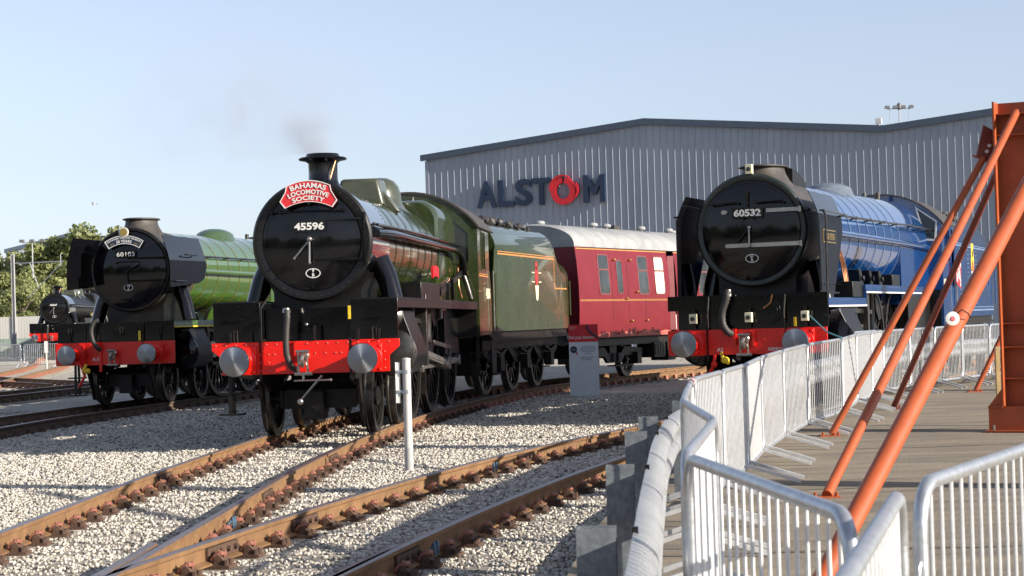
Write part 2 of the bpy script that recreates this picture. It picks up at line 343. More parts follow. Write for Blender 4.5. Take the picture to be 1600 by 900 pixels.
def at_s(P, C, s):
    import bisect
    i = min(max(bisect.bisect_right(C, s) - 1, 0), len(P) - 2); t = (s - C[i]) / (C[i + 1] - C[i])
    p = P[i].lerp(P[i + 1], t); d = (P[i + 1] - P[i]).normalized()
    if 0 < i < len(P) - 2:
        d0 = (P[i + 1] - P[i - 1]).normalized(); d1 = (P[i + 2] - P[i]).normalized(); d = d0.lerp(d1, t).normalized()
    return p, d
RAILP = [(-.07, -.160), (.07, -.160), (.07, -.148), (.012, -.132), (.010, -.045), (.034, -.034), (.036, -.006), (.028, 0), (-.028, 0), (-.036, -.006), (-.034, -.034), (-.010, -.045), (-.012, -.132), (-.07, -.148)]
def rail_mesh(P, off, zf, i0=0, i1=None):
    Q = P[i0:i1]; rg = []
    for i, p in enumerate(Q):
        d = (Q[min(i + 1, len(Q) - 1)] - Q[max(i - 1, 0)]).normalized(); nx = Vector((d.y, -d.x, 0)); z = zf(p.y)
        rg.append([(p.x + nx.x * (off + a), p.y + nx.y * (off + a), z + b) for a, b in RAILP])
    m = MB(); m.loft(rg); n = len(RAILP)
    for fi in range(len(m.f)):
        if fi < (len(Q) - 1) * n and fi % n in (6, 7, 8): m.m[fi] = 1
    return m
def chair_mesh():
    """cast baseplate with two jaws and spring clips, rail runs along local Y"""
    c = MB(); c.box(-.20, .20, -.085, .085, -.185, -.160)
    for sx in (-1, 1):
        c.prism([(sx * .075, -.16), (sx * .16, -.16), (sx * .15, -.125), (sx * .11, -.085), (sx * .082, -.10)], 'y', -.06, .06)
        c.cyl((sx * .165, -.05, -.165), (sx * .165, -.05, -.125), .022, n=8); c.cyl((sx * .165, .05, -.165), (sx * .165, .05, -.125), .022, n=8)
    k = MB()
    for sx in (-1, 1):
        k.tube([(sx * .055, -.04, -.128), (sx * .085, -.045, -.092), (sx * .125, -.035, -.078), (sx * .14, 0, -.088), (sx * .125, .035, -.078), (sx * .085, .045, -.092), (sx * .055, .04, -.128)], .015, 6)
        k.tube([(sx * .075, 0, -.12), (sx * .10, 0, -.075), (sx * .145, 0, -.095)], .02, 6)
    c.add(k.v, k.f, 1); return c.mesh('rail_chair', ['chair', 'clip'])
CH = chair_mesh()
SL = MB(); SL.box(-1.3, 1.3, -.13, .13, -.32, -.185)
def sleeper_mesh(l=1.3): return MB().box(-l, l, -.13, .13, -.32, -.186).mesh('sleeper', 'sleeper')
SLM = sleeper_mesh()
def track(label, P, zf, rails='rail', near=(0, 0), pitch=0.62, group='railway tracks in the yard', smax=None, skip=None):
    """one track: two rails, sleepers (parts) carrying their chairs (sub-parts) in the near stretch, the far sleepers as one mesh"""
    t = thing('railway_track', label, 'railway track', (0, 0, 0), 0, group)
    for sgn in (-1, 1): rail_mesh(P, sgn * G, zf).build('rail', [rails, 'railtop'], t)
    C = cumlen(P); s = 0.1; fars = MB(); rows = []
    while s < C[-1] - .1:
        p, d = at_s(P, C, s); ang = -math.atan2(d.x, d.y); z = zf(p.y)
        if near[0] <= p.y <= near[1]:
            o = inst(SLM, 'sleeper', t, (p.x, p.y, z), (0, 0, ang))
            for sgn in (-1, 1):
                if skip and skip(p.y, sgn): continue
                ch = inst(CH, 'rail_chair', o, (sgn * G, 0, 0)); 
            rows.append((p, d))
        else:
            nx = Vector((d.y, -d.x, 0))
            q = [p + nx * a + d * b for a, b in ((-1.3, -.13), (1.3, -.13), (1.3, .13), (-1.3, .13))]
            fars.loft([[(v.x, v.y, z - .32) for v in q], [(v.x, v.y, z - .186) for v in q]])
            for sgn in (-1, 1):
                for e in (-.11, .11):
                    c = p + nx * (sgn * G + e); r = .055
                    q = [c + nx * a * .06 + d * b * .07 for a, b in ((-1, -1), (1, -1), (1, 1), (-1, 1))]
                    q2 = [c + nx * a * .03 + d * b * .05 for a, b in ((-1, -1), (1, -1), (1, 1), (-1, 1))]
                    fars.loft([[(v.x, v.y, z - .186) for v in q], [(v.x, v.y, z - .085) for v in q2]], mi=1)
        s += pitch
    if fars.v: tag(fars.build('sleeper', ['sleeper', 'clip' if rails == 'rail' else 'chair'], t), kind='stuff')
    return t
z0 = lambda y: 0.0
zfar = lambda y: zg(y) + 0.20
trA = track('rusty curved track carrying the dark green locomotive, nearest pair of rails on the left', tA, z0, near=(9.5, 37), pitch=0.6)
trB = track('rusty track curving in from bottom centre towards the blue locomotive behind the barriers', tB, z0, near=(9, 27), pitch=0.6)
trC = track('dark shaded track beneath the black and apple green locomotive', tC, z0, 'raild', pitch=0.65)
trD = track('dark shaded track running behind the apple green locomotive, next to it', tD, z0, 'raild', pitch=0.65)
trE = track('sunlit rusty track leading to the far small locomotive', tE, zfar, pitch=0.65)
trF = track('sunlit rusty track crossing behind the white post at far left', tF, zfar, pitch=0.65)
# crossing nose, wing rail and check rail of the turnout where the two near tracks part
def short_rail(P, zt=0.0):
    m = MB(); Q = [Vector((*p, 0)) for p in P]; rg = []
    for i, p in enumerate(Q):
        d = (Q[min(i + 1, len(Q) - 1)] - Q[max(i - 1, 0)]).normalized(); nx = Vector((d.y, -d.x, 0))
        rg.append([(p.x + nx.x * a, p.y + nx.y * a, zt + b) for a, b in RAILP])
    m.loft(rg); n = len(RAILP)
    for fi in range((len(Q) - 1) * n):
        if fi % n in (6, 7, 8): m.m[fi] = 1
    return m
short_rail([(-2.70, 9.3), (-2.62, 11.6), (-2.585, 12.8), (-2.60, 13.4)]).build('wing_rail', ['rail', 'railtop'], trA)
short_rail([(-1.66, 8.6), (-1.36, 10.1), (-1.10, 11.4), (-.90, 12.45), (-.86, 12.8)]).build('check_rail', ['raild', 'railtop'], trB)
fp = MB()
def fishplate(P, off, s_y, side=1):
    C = cumlen(P)
    s = min(C, key=lambda q: abs(at_s(P, C, min(q, C[-1] - .01))[0].y - s_y)); p, d = at_s(P, C, s); nx = Vector((d.y, -d.x, 0))
    m = MB(); c = p + nx * (off + side * .022)
    m.bar((c - d * .3) + Vector((0, 0, -.088)), (c + d * .3) + Vector((0, 0, -.088)), .026, .085)
    for k in (-.22, -.08, .08, .22):
        b = c + d * k + Vector((0, 0, -.088)); m.cyl(b, b + nx * side * .04, .02, n=8)
    return m
for P, o, y, par in ((tA, -G, 14.0, trA), (tA, -G, 20.3, trA), (tA, G, 18.1, trA), (tB, -G, 15.0, trB), (tB, -G, 13.4, trB), (tB, G, 13.2, trB), (tB, -G, 21.8, trB), (tA, G, 22.6, trA)):
    fishplate(P, o, y).build('fishplate', 'chair', par)
bw = MB()
for P, o, y, par in ((tA, -G, 13.6, trA), (tA, G, 15.6, trA), (tB, G, 13.4, trB), (tB, -G, 20.6, trB)):
    C = cumlen(P); s = min(C, key=lambda q: abs(at_s(P, C, min(q, C[-1] - .01))[0].y - y)); p, d = at_s(P, C, s); nx = Vector((d.y, -d.x, 0))
    m = MB(); c = p + nx * (o + .06) + Vector((0, 0, -.09))
    for k in (0, .09):
        m.tube([c + d * (k + .045 * math.cos(t)) + Vector((0, 0, .045 * math.sin(t))) + nx * .05 * math.sin(t / 2) for t in [q * math.pi / 5 for q in range(-1, 8)]], .008, 6)
    MT['bond'] = MT.get('bond') or mat('blue_bond_wire', (0.07, 0.14, 0.22), 0.6)
    m.build('bond_wire', 'bond', par)

# ------------------------------------------------------------------ loose ballast stones (uncountable)
def icos():
    t = (1 + 5 ** .5) / 2
    v = np.array([(-1, t, 0), (1, t, 0), (-1, -t, 0), (1, -t, 0), (0, -1, t), (0, 1, t), (0, -1, -t), (0, 1, -t), (t, 0, -1), (t, 0, 1), (-t, 0, -1), (-t, 0, 1)], float)
    f = np.array([(0, 11, 5), (0, 5, 1), (0, 1, 7), (0, 7, 10), (0, 10, 11), (1, 5, 9), (5, 11, 4), (11, 10, 2), (10, 7, 6), (7, 1, 8), (3, 9, 4), (3, 4, 2), (3, 2, 6), (3, 6, 8), (3, 8, 9), (4, 9, 5), (2, 4, 11), (6, 2, 10), (8, 6, 7), (9, 8, 1)])
    return v / np.linalg.norm(v[0]), f
def stones():
    V, F = icos(); pts = []
    EX = np.array([(e.x, e.y) for e in edge]); ex = lambda y: np.interp(y, EX[:, 1], EX[:, 0])
    for y0, y1, dens, sz in ((8.5, 14, 1900, .0145), (14, 19, 1500, .016), (19, 25, 950, .0185), (25, 33, 560, .023), (33, 42, 300, .026)):
        A = (y1 - y0) * (ex((y0 + y1) / 2) + .275 * (y0 + y1) / 2 + .6); n = int(A * dens)
        y = RNG.uniform(y0, y1, n); x = RNG.uniform(-.285 * y - .3, ex(y) + 0.05); pts.append(np.stack([x, y, np.full(n, sz)], 1))
    P = np.concatenate(pts); keep = np.ones(len(P), bool); z = np.full(len(P), -0.205) + RNG.uniform(-.012, .022, len(P))
    for T, pit in ((tA, .6), (tB, .6)):
        Q = np.array([(q.x, q.y) for q in T if q.y < 48]); C = np.array(cumlen(T))[:len(Q)]
        D = np.gradient(Q, axis=0); D /= np.linalg.norm(D, axis=1)[:, None]
        lat = np.empty(len(P)); s = np.empty(len(P))
        for a in range(0, len(P), 8000):
            d = P[a:a + 8000, None, :2] - Q[None]; k = (d ** 2).sum(-1).argmin(1); dd = P[a:a + 8000, :2] - Q[k]
            lat[a:a + 8000] = dd[:, 0] * D[k, 1] - dd[:, 1] * D[k, 0]; s[a:a + 8000] = C[k] + (dd * D[k]).sum(1)
        ph = (s - .1 + pit / 2) % pit - pit / 2
        onsl = (abs(ph) < .13) & (abs(lat) < 1.32)
        r = RNG.random(len(P)); keep &= ~(onsl & (r < .84)); z[onsl] = np.maximum(z[onsl], -.178)
        rl = abs(abs(lat) - G); keep &= ~(rl < .085); keep &= ~(onsl & (rl < .22))
    P = P[keep]; z = z[keep]; n = len(P)
    sc = P[:, 2:3] * RNG.uniform(.65, 1.35, (n, 3)) * np.where(RNG.random((n, 1)) < .08, 1.35, 1)
    sc[:, 2] *= .78
    q = RNG.normal(size=(n, 4)); q /= np.linalg.norm(q, axis=1)[:, None]; a, b, c, d = q.T
    Rm = np.stack([np.stack([1 - 2 * (c * c + d * d), 2 * (b * c - a * d), 2 * (b * d + a * c)], 1), np.stack([2 * (b * c + a * d), 1 - 2 * (b * b + d * d), 2 * (c * d - a * b)], 1), np.stack([2 * (b * d - a * c), 2 * (c * d + a * b), 1 - 2 * (b * b + c * c)], 1)], 1)
    W = V[None] * RNG.uniform(.72, 1.2, (n, 12, 1)); W = np.einsum('nij,nkj->nki', Rm, W) * sc[:, None, :]
    W[:, :, 0] += P[:, 0:1]; W[:, :, 1] += P[:, 1:2]; W[:, :, 2] += z[:, None]
    vs = W.reshape(-1, 3); fs = (F[None] + (np.arange(n) * 12)[:, None, None]).reshape(-1, 3)
    me = bpy.data.meshes.new('ballast_stones'); me.vertices.add(len(vs)); me.vertices.foreach_set('co', vs.astype(np.float32).ravel())
    me.loops.add(len(fs) * 3); me.loops.foreach_set('vertex_index', fs.astype(np.int32).ravel()); me.polygons.add(len(fs))
    me.polygons.foreach_set('loop_start', (np.arange(len(fs)) * 3).astype(np.int32)); me.polygons.foreach_set('loop_total', np.full(len(fs), 3, np.int32))
    at = me.attributes.new('tone', 'FLOAT', 'POINT'); at.data.foreach_set('value', np.repeat(RNG.random(n), 12).astype(np.float32))
    me.update(); me.validate()
    m = bpy.data.materials.new('stone'); m.use_nodes = True; nn = m.node_tree.nodes; l = m.node_tree.links; b = nn['Principled BSDF']; b.inputs['Roughness'].default_value = .9
    A = nn.new('ShaderNodeAttribute'); A.attribute_name = 'tone'; cr = nn.new('ShaderNodeValToRGB'); e = cr.color_ramp.elements
    e[0].position = 0; e[0].color = (.08, .07, .06, 1); e[1].position = 1; e[1].color = (.58, .545, .485, 1)
    for p_, c_ in ((.12, (.25, .225, .19, 1)), (.4, (.385, .355, .305, 1)), (.75, (.475, .44, .38, 1))): x = e.new(p_); x.color = c_
    l.new(A.outputs['Fac'], cr.inputs[0]); l.new(cr.outputs[0], b.inputs['Base Color'])
    me.materials.append(m); o = bpy.data.objects.new('ballast_stones', me); COL.objects.link(o)
    tag(o, 'loose pale grey and buff ballast stones around the rails', 'ballast', kind='stuff'); return n
NST = stones()

# ------------------------------------------------------------------ ALSTOM workshop
def wall_mat(name, c1, c2, period, sharp=0.06):
    m = bpy.data.materials.new(name); m.use_nodes = True; n = m.node_tree.nodes; l = m.node_tree.links; b = n['Principled BSDF']; b.inputs['Roughness'].default_value = 0.42
    tc = n.new('ShaderNodeTexCoord'); nz = n.new('ShaderNodeTexNoise'); nz.inputs['Scale'].default_value = 0.5; nz.inputs['Detail'].default_value = 6
    mp = n.new('ShaderNodeMapping'); mp.inputs['Scale'].default_value = (1.4, 1, .35); l.new(tc.outputs['Object'], mp.inputs[0]); l.new(mp.outputs[0], nz.inputs['Vector'])
    cr = n.new('ShaderNodeValToRGB'); cr.color_ramp.elements[0].position = .35; cr.color_ramp.elements[1].position = .7
    cr.color_ramp.elements[0].color = (*c1, 1); cr.color_ramp.elements[1].color = (*c2, 1)
    l.new(nz.outputs['Fac'], cr.inputs[0]); l.new(cr.outputs[0], b.inputs['Base Color']); return m
MT['clad'] = wall_mat('grey_cladding', (.22, .25, .30), (.28, .31, .36), .34)
MT['rib'] = mat('cladding_rib', (.23, .26, .31), .5)
WX, WY, WA = -4.12, 95.0, math.atan2(-8, 21.52)
wk = thing('workshop_building', 'large grey ribbed metal shed with dark blue roof edge and company name behind the trains', 'building', (WX, WY, 0), WA)
Wd = math.hypot(21.52, 8); ZE, ZR = 10.0, 11.08
def roofz(u):
    k = (u / (Wd / 2)) % 2; k = k if k < 1 else 2 - k; return ZE + (ZR - ZE) * k
wb = MB()
us = [0, Wd / 2, Wd, 1.5 * Wd, 2 * Wd]
poly = [(0, -.3)] + [(u, roofz(u) - .12) for u in us] + [(2 * Wd, -.3)]
wb.prism(poly, 'y', 0, 40)
wb.build('wall', 'clad', wk, smooth=0)
rb = MB(); u = 0.09; k = 0
while u < 2 * Wd:
    z1 = roofz(u) - .16
    big = (k % 3 == 0)
    hw = .022
    rb.prism([(u - hw, 0), (u - hw * .5, -.028), (u + hw * .5, -.028), (u + hw, 0)], 'z', -.3, z1, 0)
    u += .347; k += 1
rb.build('cladding_rib', 'rib', wk, smooth=0)
rt_ = MB()
for a, b in zip(us, us[1:]):
    za, zb = roofz(a), roofz(b); a2 = a - (.25 if a == 0 else 0)
    if a == 0: za -= .25 * (ZR - ZE) / (Wd / 2)
    rt_.loft([[(a2, -.22, za - .28), (a2, -.22, za + .02), (a2, 40.3, za + .02), (a2, 40.3, za - .1), (a2, -.06, za - .1), (a2, -.06, za - .28)],
              [(b, -.22, zb - .28), (b, -.22, zb + .02), (b, 40.3, zb + .02), (b, 40.3, zb - .1), (b, -.06, zb - .1), (b, -.06, zb - .28)]])
rt_.build('roof_trim', 'trim', wk, smooth=0)
cp = MB(); cp.box(-.06, .12, -.06, .04, -.3, ZE - .3); cp.build('corner_post', 'clad', wk)
# company name: letters about 1.4 m high, spaced along the wall
def wall_u(px):
    t = (px - 800) / 2950; cx, sx = math.cos(WA), math.sin(WA)
    return (t * WY - WX) / (cx - t * sx)
def letter(s, ua, ub, z, h):
    m = MB(); vs, fs = text_pts(s, 1, .5, .03); xs_ = [p[0] for p in vs]; ys_ = [p[1] for p in vs]; x0, x1, y0, y1 = min(xs_), max(xs_), min(ys_), max(ys_)
    m.add([(ua + (p[0] - x0) / (x1 - x0) * (ub - ua), -.12 - p[2] * .26, z + (p[1] - y0) / (y1 - y0) * h) for p in vs], fs); m.build('sign_letter', 'navy', wk)
for s, a, b in (('A', 751, 781), ('L', 784, 809), ('S', 811, 837), ('T', 837, 867)): letter(s, wall_u(a), wall_u(b), 7.18, 1.33)
def poly_letter(P, ua, ub, z, h):
    m = MB(); m.prism([(ua + a * (ub - ua), z + b * h) for a, b in P], 'y', -.25, .0); m.build('sign_letter', 'navy', wk)
poly_letter([(0, 0), (0, 1), (.22, 1), (.5, .55), (.78, 1), (1, 1), (1, 0), (.77, 0), (.77, .62), (.56, .28), (.44, .28), (.23, .62), (.23, 0)], wall_u(918), wall_u(952), 7.18, 1.33)
def swirl(m, cx, cz, rx, rz, w0, w1, a0, a1, tilt=0, n=44, y0=-.30, y1=-.08):
    rg = []
    for i in range(n + 1):
        t = i / n; a = a0 + (a1 - a0) * t; wv = w0 + (w1 - w0) * t
        pi_, po = [], []
        for rr in (1, -1):
            x = math.cos(a) * (rx + rr * wv / 2); z = math.sin(a) * (rz + rr * wv / 2)
            pi_.append((cx + x * math.cos(tilt) - z * math.sin(tilt), cz + x * math.sin(tilt) + z * math.cos(tilt)))
        rg.append([(pi_[0][0], y0, pi_[0][1]), (pi_[1][0], y0, pi_[1][1]), (pi_[1][0], y1, pi_[1][1]), (pi_[0][0], y1, pi_[0][1])])
    m.loft(rg)
so = MB(); uo = wall_u(887); zo = 7.80
swirl(so, uo, zo, .50, .53, .26, .30, R(95), R(440))
swirl(so, uo - .02, zo + .10, .62, .66, .05, .17, R(60), R(185), 0, y0=-.31)
swirl(so, uo + .05, zo + .02, .70, .56, .03, .15, R(-50), R(35), 0, y0=-.31)
so.build('sign_letter', 'signred', wk)
# cowl on the valley
cw = MB(); cw.cyl((Wd * 1.0 - .35, .5, ZE - .1), (Wd - .35, .5, ZE + .3), .07, n=12); cw.box(Wd - .48, Wd - .2, .38, .62, ZE + .16, ZE + .42); cw.build('roof_vent', 'white', wk)

# ------------------------------------------------------------------ far left: trees, shed, fence, mast, lights
def crown_mesh(seed, rad=(3.2, 3.2, 3.6), nclump=46, per=230, leaf=.17):
    r = np.random.default_rng(seed); vs = []; tone = []
    cl = r.normal(size=(nclump, 3)); cl /= np.linalg.norm(cl, axis=1)[:, None]; cl *= r.uniform(.35, 1.0, (nclump, 1)) ** .6
    cl[:, 2] = np.where(cl[:, 2] < -.55, cl[:, 2] * .6, cl[:, 2]); cl *= np.array(rad)
    for c in cl:
        cr = r.uniform(.55, 1.15); n = int(per * cr); d = r.normal(size=(n, 3)); d /= np.linalg.norm(d, axis=1)[:, None]
        p = c + d * (r.uniform(.2, 1, (n, 1)) ** .5) * cr * np.array([1, 1, .75]); 
        nrm = d + r.normal(size=(n, 3)) * .8; nrm /= np.linalg.norm(nrm, axis=1)[:, None]
        a = np.cross(nrm, r.normal(size=(n, 3))); a /= np.linalg.norm(a, axis=1)[:, None]; b = np.cross(nrm, a)
        s = leaf * r.uniform(.6, 1.3, (n, 1)); q = np.stack([p - a * s, p + b * s * .6, p + a * s, p - b * s * .6], 1)
        vs.append(q.reshape(-1, 3)); tone.append(np.repeat(np.clip(r.uniform(.25, .75) + r.normal(0, .15, n), 0, 1), 4))
    vs = np.concatenate(vs); tone = np.concatenate(tone); nq = len(vs) // 4
    me = bpy.data.meshes.new('crown'); me.vertices.add(len(vs)); me.vertices.foreach_set('co', vs.astype(np.float32).ravel())
    me.loops.add(nq * 4); me.loops.foreach_set('vertex_index', np.arange(nq * 4, dtype=np.int32)); me.polygons.add(nq)
    me.polygons.foreach_set('loop_start', np.arange(nq, dtype=np.int32) * 4); me.polygons.foreach_set('loop_total', np.full(nq, 4, np.int32))
    me.attributes.new('tone', 'FLOAT', 'POINT').data.foreach_set('value', tone.astype(np.float32)); me.update(); return me
def leaf_mat():
    m = bpy.data.materials.new('foliage'); m.use_nodes = True; n = m.node_tree.nodes; l = m.node_tree.links; b = n['Principled BSDF']; b.inputs['Roughness'].default_value = .6
    A = n.new('ShaderNodeAttribute'); A.attribute_name = 'tone'; cr = n.new('ShaderNodeValToRGB'); e = cr.color_ramp.elements
    e[0].color = (.12, .14, .05, 1); e[1].color = (.44, .44, .19, 1); x = e.new(.5); x.color = (.26, .29, .11, 1)
    l.new(A.outputs['Fac'], cr.inputs[0]); l.new(cr.outputs[0], b.inputs['Base Color'])
    tr = n.new('ShaderNodeBsdfTranslucent'); l.new(cr.outputs[0], tr.inputs[0]); mx = n.new('ShaderNodeMixShader'); mx.inputs[0].default_value = .42
    o = n['Material Output']; l.new(b.outputs[0], mx.inputs[1]); l.new(tr.outputs[0], mx.inputs[2]); l.new(mx.outputs[0], o.inputs[0]); return m
MT['leaf'] = leaf_mat()
CRN = [crown_mesh(s) for s in (3, 8, 15)]
for c in CRN: c.materials.append(MT['leaf'])
tk = MB(); tk.tube([(0, 0, 0), (.1, 0, 1.5), (0, .1, 3), (.15, 0, 5)], [.24, .2, .17, .08], 8)
for k in range(7):
    a = k * 2.4; tk.tube([(0, 0, 1.6 + k * .45), (math.cos(a) * .9, math.sin(a) * .9, 2.6 + k * .5), (math.cos(a) * 1.9, math.sin(a) * 1.9, 3.8 + k * .45)], [.1, .07, .03], 6)
TRK = tk.mesh('trunk', 'bark')
TLAB = ['pale green bushy tree at the left edge of the picture behind the mast', 'tall rounded tree beside the floodlight pole', 'yellowish green tree just right of the floodlight pole', 'tall broad tree behind the far small locomotive chimney',
        'leafy tree rising behind the left smoke deflector', 'darker tree between mast and far locomotive, low in front', 'tree whose crown shows left of the black smokebox', 'small bright green bush beside the far locomotive', 'low bush behind the pale fence at the far left',
        'tree mostly hidden behind the apple green locomotive', 'dense tree behind the far locomotive tender']
TR = [(-2, 158, 1.08, 0), (92, 156, 1.30, 1), (125, 163, 1.34, 2), (156, 155, 1.28, 0), (22, 152, .92, 1), (62, 146, .82, 2), (182, 160, 1.26, 1), (118, 137, .50, 0), (34, 141, .70, 2), (200, 152, 1.1, 0), (72, 168, 1.06, 2)]
for (px, d, s, k), lb in zip(TR, TLAB):
    t = thing('tree', lb, 'tree', (PX(px, d), d, .1), random.uniform(0, 6), 'trees beyond the fence at far left'); t.scale = (s, s, s)
    inst(TRK, 'trunk', t); inst(CRN[k], 'crown', t, (0, 0, 4.3), (0, 0, random.uniform(0, 6)))
# unseen tree belt added right and rear to darken reflections in glossy paint
bl = MB(); bvs = []
def belt():
    r = np.random.default_rng(5); me = CRN[0]; co = np.empty(len(me.vertices) * 3, np.float32); me.vertices.foreach_get('co', co); co = co.reshape(-1, 3)
    V = []; T = []
    for a in np.arange(52, 330, 3.6):
        d = r.uniform(85, 100); k = r.uniform(1.0, 1.7); th = r.uniform(0, 6.28); q = co.reshape(-1, 4, 3)[r.random(len(co) // 4) < .22].reshape(-1, 3) * 1.0
        c, s_ = math.cos(th), math.sin(th); ctr = q.reshape(-1, 4, 3).mean(1, keepdims=True); q = (ctr + (q.reshape(-1, 4, 3) - ctr) * 3.0).reshape(-1, 3)
        V.append(np.stack([(q[:, 0] * c - q[:, 1] * s_) * k + math.sin(R(a)) * d, (q[:, 0] * s_ + q[:, 1] * c) * k + math.cos(R(a)) * d, np.maximum((q[:, 2] + 3.6) * k, 0)], 1)); T.append(r.uniform(0, .6, len(q)))
    V = np.concatenate(V); T = np.concatenate(T); nq = len(V) // 4
    me = bpy.data.meshes.new('unseen_tree_belt'); me.vertices.add(len(V)); me.vertices.foreach_set('co', V.astype(np.float32).ravel())
    me.loops.add(nq * 4); me.loops.foreach_set('vertex_index', np.arange(nq * 4, dtype=np.int32)); me.polygons.add(nq)
    me.polygons.foreach_set('loop_start', np.arange(nq, dtype=np.int32) * 4); me.polygons.foreach_set('loop_total', np.full(nq, 4, np.int32))
    me.attributes.new('tone', 'FLOAT', 'POINT').data.foreach_set('value', T.astype(np.float32)); me.update(); me.materials.append(MT['leaf'])
    o = bpy.data.objects.new('unseen_tree_belt', me); COL.objects.link(o); tag(o, 'unseen wood added round the yard to darken reflections in the glossy paint', 'wood', kind='stuff')
belt()
# distant shed with gabled roof
fs_ = thing('industrial_shed', 'distant pale blue grey shed with low gabled roof above the trees', 'building', (PX(78, 205), 205, 0), R(8))
b_ = MB(); b_.prism([(-4.4, 0), (-4.4, 10.7), (2.6, 12.3), (18, 10.0), (18, 0)], 'y', 0, 22); b_.build('wall', 'clad', fs_, smooth=0)
b_ = MB(); b_.loft([[(-4.7, -.3, 10.55), (-4.7, -.3, 10.95), (-4.7, 22, 10.95), (-4.7, 22, 10.55)], [(2.6, -.3, 12.2), (2.6, -.3, 12.65), (2.6, 22, 12.65), (2.6, 22, 12.2)], [(18.2, -.3, 9.95), (18.2, -.3, 10.35), (18.2, 22, 10.35), (18.2, 22, 9.95)]]); b_.build('roof', 'trim', fs_, smooth=0)
b_ = MB()
for z in (7.6,): b_.box(-4.2, 17, -.06, 0.02, z, z + .8)
b_.build('window', 'cglass', fs_, smooth=0)
fe = thing('steel_fence', 'tall pale grey sheet fence with grey green lower half at far left', 'fence', (-40, 131, .1))
m = MB(); x = 0
while x < 22: m.box(x, x + .17, 0, .03, 1.25, 2.75); x += .185
m.build('fence_panel', 'postw', fe, smooth=0)
MT['fgreen'] = mat('grey_green_mesh', (.24, .29, .26), .7, var=.25, vscale=1.5)
m = MB(); x = 0
while x < 22: m.box(x, x + .17, -.035, -.005, .0, 1.25); x += .185
m.build('lower_panel', 'fgreen', fe, smooth=0)
for k in range(9): MB().box(k * 2.7, k * 2.7 + .12, -.16, -.04, 0, 2.85).build('fence_post', 'postg', fe)
ms = thing('catenary_mast', 'tall grey railway mast with sideways cantilever arm at far left', 'mast', (PX(21, 122), 122, .1))
m = MB(); m.box(-.10, -.08, -.12, .12, 0, 6.7); m.box(.08, .10, -.12, .12, 0, 6.7); m.box(-.08, .08, -.012, .012, 0, 6.7); m.build('mast_column', 'postg', ms)
m = MB(); m.cyl((.1, 0, 6.1), (3.3, 0, 6.15), .035, n=8); m.cyl((1.1, 0, 6.1), (1.6, 0, 4.6), .03, n=8); m.cyl((.9, 0, 3.8), (3.2, 0, 6.1), .025, n=8); m.cyl((3.1, 0, 5.9), (3.1, 0, 6.6), .03, n=8); m.build('cantilever_arm', 'galv', ms)
def floodlight(name, lab, loc, h, heads, arm, tiers=1):
    t = thing(name, lab, 'floodlight', loc); MB().cyl((0, 0, 0), (0, 0, h), .09, .05, n=10).build('pole', 'postg', t)
    for k in range(tiers):
        z = h - .1 - k * 1.5; MB().bar((-arm, 0, z), (arm, 0, z), .045, .045).build('crossarm', 'postg', t)
        for q in range(heads):
            x = -arm + 2 * arm * q / (heads - 1); m = MB(); m.prism([(x - .2, z + .04), (x + .2, z + .04), (x + .15, z + .26), (x - .15, z + .26)], 'y', -.2, .15); m.build('lamp_head', 'grating', t)
    return t
floodlight('floodlight_pole', 'three headed floodlight on a pole among the trees at far left', (PX(52, 150), 150, .1), 8.9, 3, .8)
fl = floodlight('floodlight_mast', 'tall lamp cluster showing above the workshop roof at upper right', (PX(1414, 150), 150, 0), 17.6, 4, .95, 2)
MB().lathe([(.04, 0), (.2, .1), (.24, .3), (.14, .5), (.03, .6)], (0, 0, 17.4), n=12).build('top_cage', 'grating', fl)
for sx in (-.95, .95): MB().cyl((sx * .8, 0, 16.0), (sx * .8, 0, 17.5), .02, n=6).build('cage_rod', 'postg', fl)
# gull
gb = MB(); gb.sphere((0, 0, 0), .07, (1, 2.4, .9), 10)
gl = tag(gb.build('bird', 'white'), 'tiny pale bird flying over the far left trees', 'bird'); gl.location = (PX(149, 70), 70, 6.3); gl.scale = (.5, .5, .5); gl.rotation_euler = (.2, .3, .8)
wg = MB(); wg.add([(0, -.08, .03), (.16, -.12, .13), (.42, 0, .05), (.16, .08, .12), (0, .08, .03)], [(0, 1, 3, 4), (1, 2, 3)]); wg.add([(0, -.08, .045), (.16, -.12, .145), (.42, 0, .06), (.16, .08, .135), (0, .08, .045)], [(0, 1, 3, 4), (1, 2, 3)]); wg.build('wing', 'white', gl)
wg = MB(); wg.add([(0, -.08, .03), (-.16, -.12, .13), (-.42, 0, .05), (-.16, .08, .12), (0, .08, .03)], [(0, 1, 3, 4), (1, 2, 3)]); wg.add([(0, -.08, .045), (-.16, -.12, .145), (-.42, 0, .06), (-.16, .08, .135), (0, .08, .045)], [(0, 1, 3, 4), (1, 2, 3)]); wg.build('wing', 'white', gl)
